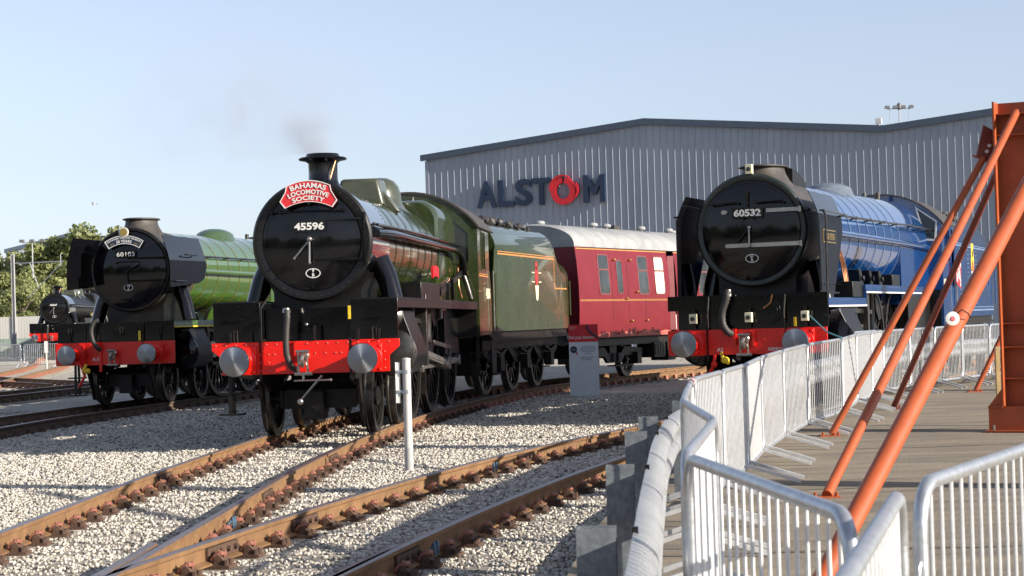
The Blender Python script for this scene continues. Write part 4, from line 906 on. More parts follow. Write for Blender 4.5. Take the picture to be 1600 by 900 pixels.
def door_lms(root, door, P, fy):
    bc = P['zc']
    m = MB(); m.cyl((-.55, P['yr'] - .10, bc + .41), (.46, P['yr'] - .10, bc + .41), .014, n=8)
    for xx in (-.55, -.42, .33, .46): m.cyl((xx, P['yr'] - .10, bc + .41), (xx, P['yr'] - .02, bc + .41), .018, n=8); m.sphere((xx, P['yr'] - .10, bc + .41), .028, n=8)
    m.build('handrail', 'black', door)
    c = MB()
    for zz in (.29, -.27): c.prism([(.0, bc + zz - .012), (.72, bc + zz - .012), (.72, bc + zz + .012), (.0, bc + zz + .012)], 'y', fy(.15) - .006, fy(.15) + .05)
    c.cyl((.745, P['yr'] - .075, bc - .36), (.745, P['yr'] - .075, bc + .38), .026, n=10); c.build('hinge_strap', 'black', door)
    yh = fy(0) - .03
    m = MB(); m.cyl((0, fy(0) + .01, bc + .02), (0, yh - .06, bc + .02), .03, n=14); m.cyl((0, yh - .01, bc + .02), (-.225, yh - .03, bc - .24), .013, .015, n=8); m.sphere((-.225, yh - .03, bc - .24), .022, n=8)
    m.cyl((.0, yh - .05, bc + .02), (-.005, yh - .07, bc - .31), .013, .015, n=8); m.sphere((-.005, yh - .07, bc - .31), .022, n=8); m.sphere((0, yh - .06, bc + .02), .038, n=12); m.build('door_handle', 'steel', door)
    plate_text(door, P['num'], -.01, bc + .20, fy(.2) - .035, .105, .42)
    oval_plate(door, .02, bc - .45, fy(.45) - .02, P['shed'])
    lamp_bracket(door, 0, P['yr'] - .07, bc + .50, .18)
    dg = MB()
    for k in range(14):
        t = 2 * PI * k / 14 + .2; a, b = .72 * math.cos(t), .72 * math.sin(t)
        if b < .2 or abs(a) > .5: dg.bar((a * .985, P['yr'] - .075, bc + b * .985), (a * 1.09, P['yr'] - .06, bc + b * 1.09), .035, .02)
    0
def chim_lms(root, P):
    zt = P['zc'] + P['ring'] - .03; y = P['ych']
    m = MB(); N = 28; rg = []
    for k, (r, hh) in enumerate([(.43, -.20), (.30, -.05), (.235, .04), (.212, .10), (.208, .22), (.212, .34), (.25, .37), (.335, .385), (.35, .40), (.335, .42), (.25, .435), (.23, .475), (.20, .475), (.19, .1)]):
        q = []
        for j in range(N):
            t = 2 * PI * j / N; xx, yy = r * math.cos(t), r * math.sin(t)
            drop = (P['ring'] - .03) - math.sqrt(max(0, (P['ring'] - .03) ** 2 - xx * xx)) if k < 3 else 0
            q.append((xx, y + yy, zt + hh - (drop if k == 0 else drop * .6 if k == 1 else drop * .3 if k == 2 else 0) + (.13 if k == 0 else .03 if k == 1 else 0)))
        rg.append(q)
    m.loft(rg, cap=False); m.build('chimney', 'black', root)
    MB().tube([(.16, y - .30, zt + .10), (.22, y - .1, zt + .42)], .012, 6).build('chimney_pipe', 'copper', root)
def mounts_lms(root, P):
    bc = P['zc']; body = P['body']
    def dome(y, rr, z0, z1, ly, name='dome', mtl=None):
        m = MB(); N = 32; rg = []
        for f, hh in ((1.55, 0), (1.2, .06), (1.03, .16), (1.0, .30), (.97, .48), (.86, .70), (.66, .87), (.38, .97), (.02, 1.0)):
            q = []
            for j in range(N):
                t = 2 * PI * j / N; xx, yy = rr * f * math.cos(t), rr * f * ly * math.sin(t); R0 = .86
                base = bc + math.sqrt(max(.05, R0 * R0 - xx * xx)) - .01
                q.append((xx, y + yy, base + (z1 - base) * hh if hh else base))
            rg.append(q)
        m.loft(rg, cap=True); return m.build(name, mtl or P.get('domem', body), root)
    dome(P['ydome'], .36, 3.5, P['zdome'], 1.25)
    if P.get('topfeed'):
        m = MB(); y = P['topfeed']; m.loft([[(-.42, y - .28, 3.32), (.42, y - .28, 3.32), (.42, y + .3, 3.32), (-.42, y + .3, 3.32)], [(-.30, y - .25, 3.84), (.30, y - .25, 3.84), (.30, y + .5, 3.86), (-.30, y + .5, 3.86)]]); m.build('top_feed', P.get('domem', body), root, bevel=.05)
        q = MB()
        for s in (-1, 1): q.prism([(s * .26, 3.75), (s * .46, 3.52), (s * .62, 3.30), (s * .50, 3.30), (s * .30, 3.45)], 'y', y - .06, y + .16)
        q.build('top_feed_cover', P.get('domem', body), root, bevel=.03)
    # ejector and feed pipes on the visible flank
    for s in (-1, 1):
        m = MB(); m.tube(smooth_path([(s * .84, 1.55, bc + .10), (s * .92, 2.6, bc + .12), (s * .95, 5, bc + .12), (s * 1.0, 8.0, bc + .12), (s * 1.02, 9.4, bc + .10), (s * 1.04, 9.8, bc - .02), (s * 1.05, 10.0, bc - .35)], .25), .062, 12)
        m.tube([(s * .86, 1.55, bc + .22), (s * .9, 2.6, bc + .23), (s * .97, 5, bc + .23), (s * 1.0, 9.9, bc + .22)], .022, 8); m.build('ejector_pipe', 'black', root)
        m = MB(); m.tube([(s * .98, 9.95, bc - .12), (s * 1.1, 9.98, bc - .5), (s * 1.18, 9.9, bc - .78)], .05, 10); m.build('feed_pipe', 'steeld', root)
        m = MB(); m.tube(smooth_path([(s * .95, 9.9, bc - .1), (s * .98, 9.7, bc - .5), (s * 1.02, 9.8, 1.95)], .15), .016, 8); m.tube([(s * .9, 10.05, bc - .25), (s * 1.12, 10.0, bc - .27)], .02, 8); m.build('copper_pipe', 'copper', root)
        # splashers and reversing gear above the running plate
        for yy in P['drv'][:2]:
            m = MB(); rr = P['rw'] + .08; poly = [(yy + rr * math.cos(t), P['rw'] + rr * math.sin(t)) for t in [R(40 + 100 * k / 16) for k in range(17)]]; poly = [(a, b) for a, b in poly if b > P['zpl'] - .02]
            if len(poly) > 2: m.prism(poly, 'x', min(s * .75, s * 1.0), max(s * .75, s * 1.0)); m.build('splasher', body, root)
        m = MB(); m.box(min(s * .82, s * 1.12), max(s * .82, s * 1.12), 3.9, 6.0, P['zpl'], P['zpl'] + .27); m.build('sand_box', 'blackm', root, bevel=.01)
        m = MB(); m.bar((s * 1.08, 6.4, 2.0), (s * 1.02, 9.9, 2.42), .03, .10); m.bar((s * 1.08, 7.3, 1.87), (s * 1.08, 7.3, 2.16), .07, .05); m.bar((s * 1.08, 8.0, 1.87), (s * 1.08, 7.9, 2.25), .07, .05); m.build('reversing_rod', 'blackm', root)
        if P.get('nameplate'):
            yy = 6.25; m = MB(); rr = 1.30; rg = []
            for k in range(15):
                t = R(76 + 28 * k / 14); rg.append([(s * 1.0, yy + r_ * math.cos(t), .98 + r_ * math.sin(t)) for r_ in (rr, rr + .17)] + [(s * 1.035, yy + r_ * math.cos(t), .98 + r_ * math.sin(t)) for r_ in (rr + .17, rr)])
            m.loft(rg); m.build('nameplate', 'signred' if P['nameplate'] == 1 else 'brass', root)
    m = MB()
    for s in (-1, 1): m.cyl((s * .14, P['yc0'] - .35, 3.55), (s * .14, P['yc0'] - .35, 3.84), .05, .04, n=10)
    m.build('safety_valve', 'steeld', root)
def cab_lms(root, P): cab_generic(root, P, None, P['fwin'], P['body'], P.get('roofm', 'soot'))
MT['rivetglint'] = mat('rivet_highlight', (.70, .20, .15), .3)  # paler red puts glints into the colour of the rivet heads
MT['dullgreen'] = mat('dirty_green', (.035, .042, .020), .3, coat=.4, col2=(.065, .068, .045), vscale=5)
BASE = dict(body='green', zc=2.69, ring=.845, yr=1.2, ysb=2.9, rf=.87, yf0=7.9, yc0=10.2, yc1=12.4, band='green', plat='black', zpl=1.87, beam=(.87, 1.31, 1.29), notch=(.10, .14, .22),
            plates=[(.57, 10.2, 1.87)], pcol='blackm', front=front_lms, door=.675, dish=.07, doorfit=door_lms, num='45596', shed=['9', 'B'], chimney=chim_lms, ych=2.1, rb0=.79, rb1=.865, rise=.0, fbox='belpaire', fbtop=3.66,
            mounts=mounts_lms, ydome=7.1, zdome=4.0, topfeed=5.3, cab=cab_lms, cabw=1.29, cabz=(3.28, 3.93), fwin=[(.80, 3.46), (1.13, 3.18), (1.13, 2.60), (.80, 2.60)], sidewin=(10.75, 11.35, 2.5, 3.2), spipe=((.78, 2.05, 2.42), (1.0, 1.95, 1.84)),
            cylm='steeld', cyl=(1.02, 1.10, .335, 1.72, 2.75, 1.62, .20, .97), drv=(4.9, 7.1, 9.5), rw=1.02, bog=(1.65, 3.63), rbog=.50, bar=True, sbm='glossblack', domem='dullgreen', clad='blackm', nameplate=1, silver=True, hang=15)
L1 = steam_loco('steam_locomotive', 'dark green locomotive numbered 45596 with red headboard, nearest in the middle of the yard', -2.87, 25.06, .095, BASE)
add_steps(L1, -1.08, .62, .34, .88); add_steps(L1, 1.18, 10.6, .5, 1.3)
nb = MB(); put_text(nb, '45596', lambda a, b, c: (1.292 + c, 11.8 + a, 1.95 + b), .27, .004, .03); nb.build('cab_number', 'cream', L1, smooth=0)
ln = MB(); ln.box(1.29, 1.293, 10.3, 11.9, 2.36, 2.38); ln.box(1.29, 1.293, 10.3, 11.9, 2.40, 2.41); ln.build('cab_lining', 'orange', L1)

# ------------------------------------------------------------------ headboards (hung on the smokebox doors)
def frame_world(o, x, y, h, z=0):
    o.location = (x, y, z); o.rotation_euler = (0, 0, -h); return o
hb = thing('headboard', 'red arched headboard reading BAHAMAS LOCOMOTIVE SOCIETY on the green locomotive', 'headboard')
c1, s1 = math.cos(.095), math.sin(.095)
hb.location = (-2.87 + s1 * (1.2 - .20), 25.06 + c1 * (1.2 - .20), 2.69); hb.rotation_euler = (0, 0, -.095)
def arcz(x, zc, sag, hw): return zc - sag * (x / hw) ** 2
top = [(x, arcz(x, 3.525, .075, .31) - 2.69) for x in np.linspace(-.31, .31, 15)]
bot = [(x, arcz(x, 3.225, .085, .335) - 2.69) for x in np.linspace(.335, -.335, 15)]
out = top + [(.325, 3.37 - 2.69), (.405, 3.235 - 2.69)] + bot + [(-.405, 3.235 - 2.69), (-.325, 3.37 - 2.69)]
m = MB(); m.prism(out, 'y', 0, .018); pl_ = m.build('plate', 'hbred', hb)
cxx = 0; czz = sum(p[1] for p in out) / len(out); rg = []
for k in range(len(out) + 1):
    p = out[k % len(out)]; q = (p[0] * .965, czz + (p[1] - czz) * .93); rg.append([(p[0], 0, p[1]), (p[0], -.008, p[1]), (q[0], -.008, q[1]), (q[0], 0, q[1])])
m = MB(); m.loft(rg, cap=False); m.build('border', 'white', pl_)
m = MB()
def arc_text(m, s, z0, hgt, width, Rr, y=-.004, bold=.045, extr=.006):
    vs, fs = text_pts(s, 1, .5, bold, 1.05); xs_ = [p[0] for p in vs]; ys_ = [p[1] for p in vs]; xm = (max(xs_) + min(xs_)) / 2; W = max(xs_) - min(xs_); H = max(ys_)
    o = []
    for v in vs:
        a = (v[0] - xm) / W * width; b = v[1] / H * hgt; t = a / Rr; o.append(((Rr + b) * math.sin(t), y - (v[2] + .5) * extr, z0 + (Rr + b) * math.cos(t) - Rr))
    m.add(o, fs)
arc_text(m, 'BAHAMAS', 3.422 - 2.69, .068, .49, .66, bold=.03); arc_text(m, 'LOCOMOTIVE', 3.336 - 2.69, .062, .56, .66, bold=.03); arc_text(m, 'SOCIETY', 3.254 - 2.69, .060, .44, .62, bold=.03)
m.build('lettering', 'white', pl_, smooth=0)
MB().box(-.02, .02, .018, .10, .50, .66).build('bracket', 'black', hb)

# ------------------------------------------------------------------ locomotive 2: apple green with smoke deflectors
def front_a3(root, P):
    zb1 = P['beam'][1]
    m = MB(); m.box(-.62, .62, .55, .575, zb1, 1.72); m.box(-1.27, -.64, .56, .585, zb1, 1.70); m.box(.64, 1.27, .56, .585, zb1, 1.70)
    m.rivets([(xx, .55, 1.68) for xx in np.arange(-.55, .6, .14)] + [(xx, .55, zb1 + .04) for xx in np.arange(-1.1, 1.2, .16)] + [(s * 1.22, .56, zz) for s in (-1, 1) for zz in (1.4, 1.5, 1.6)] + [(s * .70, .56, zz) for s in (-1, 1) for zz in (1.36, 1.46, 1.56, 1.66)], (0, -1, 0), .013)
    m.box(-1.27, 1.27, .585, 1.9, 1.69, 1.72); m.build('front_platform', 'black', root, bevel=.004)
    for xx in (-.98, 0.15, .98): MB().tube([(xx - .03, .53, zb1 + .14), (xx - .03, .50, zb1 + .3), (xx + .03, .50, zb1 + .3), (xx + .03, .53, zb1 + .14)], .009, 6).build('handhold', 'steeld', root)
    MB().box(.52, .565, .50, .53, zb1 + .02, zb1 + .22).build('lamp_bracket', 'yellow', root)
    for xx in (-.98, -.36, .98): lamp_bracket(root, xx, .53, zb1 + .02)
    hose(root, [(-.30, .42, 1.78), (-.40, .38, 1.72), (-.45, .36, 1.55), (-.42, .36, 1.35), (-.34, .36, 1.22), (-.30, .44, 1.16)], .045)
    MB().box(-.33, -.28, .455, .52, .70, 1.30).build('beam_strap', 'red', root)
    m = MB(); m.tube([(-.85, .45, .95), (-.72, .45, .82), (-.66, .48, .62), (-.80, .5, .40)], .03, 8); m.build('pipework', 'red', root)
    MB().sphere((-.58, .42, .72), .075, (1, 1, .8), 10).cyl((-.68, .42, .72), (-.60, .42, .86), .03, n=8).build('valve_cap', 'yellow', root)
def door_a3(root, door, P, fy):
    bc = P['zc']; m = MB(); yh = fy(0) - .03
    m.cyl((-.02, yh, bc - .04), (.26, yh - .03, bc + .10), .014, n=8); m.cyl((-.02, yh, bc - .04), (-.02, yh - .04, bc - .34), .014, n=8); m.sphere((-.02, yh, bc - .04), .035, n=10); m.cyl((-.02, yh + .05, bc - .04), (-.02, yh - .02, bc - .04), .02, n=8)
    m.tube([(-.28, fy(.3) - .03, bc + .14), (-.2, fy(.3) - .05, bc + .17), (.22, fy(.3) - .05, bc + .17), (.28, fy(.3) - .03, bc + .14)], .012, 6); m.build('door_handle', 'black', door)
    c = MB()
    for zz in (.24, -.24): c.prism([(.0, bc + zz - .02), (.80, bc + zz - .02), (.80, bc + zz + .02), (.0, bc + zz + .02)], 'y', fy(.25) - .012, fy(.3) + .05)
    c.build('hinge_strap', 'black', door)
    plate_text(door, P['num'], -.03, bc + .33, fy(.35) - .05, .095, .40, bold=.015, space=1.08)
    oval_plate(door, .0, bc - .38, fy(.38) - .02, P['shed'])
def chim_wide(root, P):
    zt = P['zc'] + P['ring'] - .03; y = P['ych']; m = MB(); N = 36; rg = []; R0 = P['ring'] - .03; ht = P['chh']
    for k, (r, f) in enumerate([(.50, -.1), (.40, .18), (.345, .45), (.325, .75), (.34, .84), (.385, .88), (.385, .96), (.345, 1.0), (.30, 1.0), (.28, .3)]):
        q = []
        for j in range(N):
            t = 2 * PI * j / N; xx, yy = r * math.cos(t), r * 1.35 * math.sin(t); drop = R0 - math.sqrt(max(.01, R0 * R0 - xx * xx))
            q.append((xx, y + yy, zt + f * ht - drop * (1 if k == 0 else .7 if k == 1 else .25 if k == 2 else 0)))
        rg.append(q)
    m.loft(rg, cap=False); m.build('chimney', 'soot', root)
def deflector(root, s, prof, sh, name='smoke_deflector', mt='black', th=.012):
    """prof: outline in (y, z); the sheet leans inwards above the bend height"""
    zb, lean = sh; m = MB()
    n = 10; zs = sorted(p[1] for p in prof); z0, z1 = zs[0], zs[-1]
    def span(z):
        ys_ = []
        for (ya, za), (yb, zb_) in zip(prof, prof[1:] + prof[:1]):
            if za != zb_ and min(za, zb_) - 1e-6 <= z <= max(za, zb_) + 1e-6: ys_.append(ya + (yb - ya) * (z - za) / (zb_ - za))
        return min(ys_), max(ys_)
    rg = []
    for k in range(n + 1):
        z = z0 + (z1 - z0) * (k / n); ya, yb = span(min(max(z, z0 + 1e-4), z1 - 1e-4)); x = P_X - max(0, (z - zb)) ** 1.4 * lean
        rg.append([(s * x, ya, z), (s * x, yb, z), (s * (x - th), yb, z), (s * (x - th), ya, z)])
    m.loft(rg); m.rivets([(s * (P_X + .001), yy, z0 + .12) for yy in np.arange(prof[0][0] + .1, prof[0][0] + 1.6, .2)], (s, 0, 0), .014)
    return m.build(name, mt, root)
P_X = 1.10
def mounts_a3(root, P):
    bc = P['zc']; global P_X
    m = MB(); N = 30; rg = []
    for f, hh in ((1.55, -.03), (1.35, .06), (1.15, .14), (.95, .21), (.7, .27), (.4, .305), (.02, .315)):
        rg.append([(.34 * f * math.cos(2 * PI * j / N), P['ydome'] + .62 * f * math.sin(2 * PI * j / N), bc + .90 + hh * (P['zdome'] - bc - .90) / .315 - (.14 * abs(math.cos(2 * PI * j / N)) if hh < .1 else 0)) for j in range(N)])
    m.loft(rg); m.build('dome', P['domem'], root)
    P_X = P['defx']
    for s in (-1, 1):
        d = deflector(root, s, P['defl'], P['deflean'])
        h = MB(); ya = P['defl'][0][0]
        for zz, a, b in P['drails']: h.tube([(s * P_X, ya + a, zz), (s * (P_X + .06), ya + a + .04, zz), (s * (P_X + .06), ya + b - .04, zz), (s * P_X, ya + b, zz)], .015, 6)
        h.build('grab_rail', 'black' if not P.get('drm') else P['drm'], d)
    m = MB()
    for s in (-1, 1): m.tube([(s * .95, P['ysb'], bc - .02), (s * 1.02, P['yf0'], bc - .02), (s * 1.06, P['yc0'], bc - .05)], .055, 12)
    m.build('ejector_pipe', P['body'], root)
    if P.get('green_splash'):
        for s in (-1, 1):
            for yy in P['drv']:
                poly = [(yy + 1.1 * math.cos(t), 1.0 + 1.1 * math.sin(t)) for t in [R(35 + 110 * k / 16) for k in range(17)]]; poly = [q for q in poly if q[1] > P['zpl']]
                m = MB(); m.prism(poly, 'x', min(s * .8, s * 1.06), max(s * .8, s * 1.06)); m.build('splasher', P['body'], root)
    m = MB()
    for s in (-1, 1): m.cyl((s * .14, P['yc0'] - .8, bc + .92), (s * .14, P['yc0'] - .8, bc + 1.12), .05, n=10)
    m.build('safety_valve', 'steeld', root)
MT['rivetglint'] = mat('rivet_highlight', (.75, .30, .25), .3); MT['dgreen'] = mat('dull_green', (.03, .07, .02), .3, coat=.4, col2=(.05, .08, .04))
A3 = dict(BASE); A3.update(sbm='soot', body='agreen', zc=2.83, ring=.90, yr=1.52, ysb=3.2, door=.80, dish=.10, rb0=.86, rb1=.95, rf=.98, yf0=8.6, yc0=11.0, yc1=13.0, band='agband', zpl=1.72, beam=(.84, 1.31, 1.30), notch=(.45, .02, .0),
    plates=[(.59, 11.0, 1.72)], pcol='agreen', pline='yellow', front=front_a3, doorfit=door_a3, num='60103', shed=['34', 'E'], chimney=chim_wide, chh=.26, ych=2.25, fbox='round', mounts=mounts_a3, ydome=7.2, zdome=3.95, domem='dgreen', bandw=.022, cabz=(3.3, 3.9),
    sidewin=(11.5, 12.3, 2.5, 3.2), spipe=((.80, 2.3, 2.45), (1.05, 2.2, 1.72)), cyl=(1.03, 1.05, .36, 1.75, 2.75, 1.50, .19, 1.0), cylm='black', drv=(4.9, 7.1, 9.3), rw=1.01, trail=[11.9], bar=False, nameplate=0, silver=False, topfeed=None,
    defl=[(.80, 2.42), (.80, 3.52), (3.1, 3.52), (3.15, 2.9), (2.95, 2.55)], deflean=(2.9, .32), defx=1.14, drails=[(3.12, .9, 1.6), (2.55, .1, .9)], green_splash=True, hang=20, rise=0, fwin=[(.80, 3.4), (1.13, 3.14), (1.13, 2.60), (.85, 2.60)])
L2 = steam_loco('steam_locomotive', 'apple green locomotive numbered 60103 with black smoke deflectors and 50 YEARS headboard, at left', -8.36, 38.7, .166, A3)
add_steps(L2, -.98, .75, .22, .9)
m = MB(); put_text(m, 'A-3', lambda a, b, c: (-.42 + a, .498 - c, .93 + b), .10, .004, .02); m.build('lettering', 'white', L2, smooth=0)
hb2 = thing('headboard', 'dark curved headboard reading NATIONAL RAILWAY MUSEUM 50 YEARS on the apple green locomotive', 'headboard')
yo = 1.52 - .19; hb2.location = (-8.36 + math.sin(.166) * yo, 38.7 + math.cos(.166) * yo, 2.83); hb2.rotation_euler = (0, 0, -.166)
Rb = .80; m = MB(); aa = R(36); cz0 = .73 - Rb
def sect(r0, r1, a, y0, y1, m, n=24):
    rg = []
    for k in range(n + 1):
        t = -a + 2 * a * k / n; rg.append([(r * math.sin(t) - .06, y, cz0 + r * math.cos(t)) for r, y in ((r0, y0), (r1, y0), (r1, y1), (r0, y1))])
    m.loft(rg)
sect(.62, .80, R(33), 0, .018, m); p2 = m.build('plate', 'navy', hb2)
m = MB(); sect(.785, .80, R(33), -.008, 0, m); sect(.62, .634, R(33), -.008, 0, m)
for sg in (-1, 1):
    t = sg * R(33); t2 = sg * R(31.8); m.prism([(.62 * math.sin(t) - .06, cz0 + .62 * math.cos(t)), (.80 * math.sin(t) - .06, cz0 + .80 * math.cos(t)), (.80 * math.sin(t2) - .06, cz0 + .80 * math.cos(t2)), (.62 * math.sin(t2) - .06, cz0 + .62 * math.cos(t2))], 'y', -.009, 0)
m.build('border', 'white', p2)
m = MB()
def at2(s, r, hgt, width, off=0):
    vs, fs = text_pts(s, 1, .5, .02, 1.0); xs_ = [p[0] for p in vs]; ys_ = [p[1] for p in vs]; xm = (max(xs_) + min(xs_)) / 2; W = max(xs_) - min(xs_); H = max(ys_)
    m.add([((r + v[1] / H * hgt) * math.sin(((v[0] - xm) / W * width + off) / r) - .06, -.004 - (v[2] + .5) * .005, cz0 + (r + v[1] / H * hgt) * math.cos(((v[0] - xm) / W * width + off) / r)) for v in vs], fs)
at2('NATIONAL RAILWAY MUSEUM', .735, .036, .76); at2('50 YEARS', .652, .06, .33); m.build('lettering', 'white', p2, smooth=0)
m = MB(); at2('1975', .655, .034, .085, -.27); at2('2025', .655, .034, .085, .27); m.build('lettering', 'brass', p2, smooth=0)
m = MB(); m.cyl((-.06, -.012, .80), (-.06, .018, .80), .105, n=32); p3 = m.build('medallion', 'white', hb2)
m = MB(); m.cyl((-.06, -.018, .80), (-.06, -.011, .80), .085, n=32); m.box(-.11, -.01, -.024, -.016, .775, .80); m.build('medallion_relief', 'brass', p3)
MB().box(-.08, -.04, .018, .14, .6, .7).build('bracket', 'black', hb2)

# ------------------------------------------------------------------ locomotive 3: express blue
def front_a2(root, P):
    zb1 = P['beam'][1]
    m = MB(); m.box(-.60, .60, .56, .585, zb1, 1.80); m.box(-1.26, -.62, .57, .595, zb1 + .30, 1.80); m.box(.62, 1.26, .57, .595, zb1 + .0, 1.80); m.box(-1.1, -.62, .575, .6, zb1, zb1 + .30); m.box(-1.26, 1.26, .595, 1.5, 1.77, 1.80)
    m.rivets([(xx, .56, 1.77) for xx in np.arange(-1.15, 1.2, .12)] + [(s * .56, .56, zz) for s in (-1, 1) for zz in np.arange(1.35, 1.75, .1)], (0, -1, 0), .013)
    m.cyl((.33, .56, 1.52), (.33, .52, 1.52), .21, n=32); m.cyl((.33, .52, 1.52), (.33, .50, 1.52), .17, n=32); m.build('front_platform', 'black', root, bevel=.004)
    for xx in (-.82, .06, .93): lamp_bracket(root, xx, .50, zb1 + .02, .3); electric_lamp(root, xx, .40, zb1 + .10)
    MB().box(.74, .775, .50, .53, zb1 + .02, zb1 + .16).build('lamp_bracket', 'yellow', root)
    hose(root, [(-.24, .42, 1.80), (-.25, .38, 1.84), (-.26, .36, 1.74), (-.33, .36, 1.54), (-.33, .36, 1.36), (-.27, .38, 1.24), (-.22, .45, 1.20)], .052)
    MB().cyl((-.24, .40, 1.78), (-.24, .40, 1.88), .055, .045, n=12).build('hose_cap', 'steel', root)
    MB().box(-.20, -.15, .43, .52, zb1 - .24, zb1 + .01).box(.10, .14, .44, .52, zb1 - .27, zb1 - .03).build('beam_strap', 'red', root)
    m = MB(); m.sphere((-.32, .40, .80), .07, (1, .8, .8), 10); m.tube([(-.38, .4, .92), (-.36, .4, .84), (-.26, .4, .74)], .026, 8); m.build('valve_cap', 'yellow', root)
    m = MB(); m.sphere((-.50, .42, .74), .055, n=10); m.tube([(-.5, .45, .88), (-.5, .42, .74), (-.58, .42, .60)], .025, 8); m.build('valve_cap', 'red', root)
    m = MB(); m.tube([(.28, .5, 1.58), (.35, .47, 1.62), (.40, .46, 1.66), (.43, .46, 1.78)], .012, 6); m.build('copper_pipe', 'copper', root)
    for xx in (-.6, .6): MB().tube([(xx, .50, zb1), (xx, .47, 1.5), (xx + .02, .5, 1.78)], .013, 6).build('grab_rail', 'steeld', root)
def door_a2(root, door, P, fy):
    bc = P['zc']; y1 = fy(.2) - .01
    c = MB(); c.prism([(.27, bc + .265), (.80, bc + .265), (.80, bc + .325), (.27, bc + .325)], 'y', y1 - .02, y1 + .09); c.cyl((.80, y1 + .0, bc + .25), (.80, y1 + .0, bc + .34), .035, n=12)
    c.prism(rounded_rect(.045, bc + .26, bc + .325, .03, 4)[:] and [(-.40 + a, b) for a, b in rounded_rect(.045, bc + .26, bc + .325, .03, 4)], 'y', y1 - .02, y1 + .05)
    c.prism([(-.38, bc - .265), (-.40, bc - .235), (-.38, bc - .205), (.80, bc - .20), (.80, bc - .265)], 'y', y1 - .02, y1 + .09); c.cyl((.80, y1 + .0, bc - .28), (.80, y1 + .0, bc - .19), .035, n=12); c.build('hinge_strap', 'steel', door)
    m = MB()
    for a, b in ((-.62, -.17), (.13, .56)):
        m.cyl((a, y1 - .03, bc + .42), (b, y1 - .03, bc + .44), .013, n=8)
        for q in (a, b): m.sphere((q, y1 - .03, bc + .43), .026, n=8); m.cyl((q, y1 - .03, bc + .43), (q, y1 + .06, bc + .43), .014, n=6)
    m.build('handrail', 'black', door)
    lamp_bracket(door, -.03, y1 - .01, bc + .38, .24, 'grime'); electric_lamp(root, 0, P['yr'] - .09, bc + P['ring'] - .01)
    yh = fy(0) - .02; m = MB(); m.lathe([(.17, .03), (.175, -.005), (.155, -.01), (.15, .03)], (0, yh + .02, bc + .03), (0, 1, 0), 32, cap=False); m.cyl((0, yh - .03, bc + .03), (-.2, yh - .03, bc - .20), .012, n=8)
    m.build('door_wheel', 'black', door)
    m = MB(); m.cyl((0, yh - .04, bc + .04), (0, yh - .05, bc - .25), .014, n=8); m.sphere((0, yh - .05, bc - .25), .022, n=8); m.sphere((0, yh - .03, bc + .04), .035, n=10); m.build('door_handle', 'steel', door)
    plate_text(door, P['num'], -.02, bc + .27, y1 - .045, .112, .43)
    oval_plate(door, .02, bc - .44, fy(.44) - .02, P['shed'])
def mounts_a2(root, P):
    mounts_a3(root, P); bc = P['zc']
    m = MB(); rg = []
    for k in range(9):
        t = k / 8; y = 2.25 + 1.2 * t; zz = bc + .86 + .16 * (1 - t * t); rg.append([(-.40 + .05 * t, y, bc + .70), (-.40 + .05 * t, y, zz), (-.36 + .05 * t, y, zz + .015), (.36 - .05 * t, y, zz + .015), (.40 - .05 * t, y, zz), (.40 - .05 * t, y, bc + .70)])
    m.loft(rg); m.build('smoke_lifting_plate', 'blackm', root)
    for s in (-1, 1):
        m = MB(); put_text(m, 'BLUE PETER', lambda a, b, c: (s * (P['defx'] + .012 + c), 1.45 + a * s, 2.62 + b), .135, .004, .02); 
        pb = MB(); pb.box(min(s * P['defx'], s * (P['defx'] + .01)), max(s * P['defx'], s * (P['defx'] + .01)), .98, 1.92, 2.57, 2.77); o = pb.build('nameplate', 'brass', root); pb2 = MB(); pb2.box(min(s * (P['defx'] + .01), s * (P['defx'] + .012)), max(s * (P['defx'] + .01), s * (P['defx'] + .012)), 1.0, 1.9, 2.585, 2.755); pb2.build('nameplate_field', 'black', o); m.build('lettering', 'brass', o, smooth=0)
        r = MB(); r.tube([(s * (P['defx'] + .05), .95, 1.82), (s * (P['defx'] + .06), .95, 3.0), (s * (P['defx'] + .02), .95, 3.04)], .016, 8); r.build('grab_rail', 'steeld', root)
        q = MB(); 
        for k in range(4): q.tube(smooth_path([(s * 1.04, 3.0 + k * .1, 1.95), (s * 1.0, 3.0 + k * .12, 2.2), (s * .98, 2.9 + k * .1, 2.4), (s * .93, 3.0 + k * .1, 2.5)], .1), .012, 6)
        q.build('copper_pipe', 'copper', root)
        b = MB(); b.box(min(s * .85, s * 1.22), max(s * .85, s * 1.22), 2.75, 3.62, 1.72, 1.98); b.build('lubricator_box', 'blackm', root, bevel=.01)
        b = MB()
        for yy in (4.3, 5.2, 6.1): b.prism([(yy, 1.94), (yy + .3, 1.94), (yy + .1, 2.2), (yy - .1, 2.2)], 'x', min(s * .8, s * 1.05), max(s * .8, s * 1.05)); b.cyl((s * 1.06, yy + .1, 2.05), (s * 1.1, yy + .1, 2.05), .05, n=10)
        b.box(min(s * .8, s * 1.1), max(s * .8, s * 1.1), 7.1, 7.9, 1.94, 2.15); b.build('sand_box', 'blackm', root, bevel=.01)
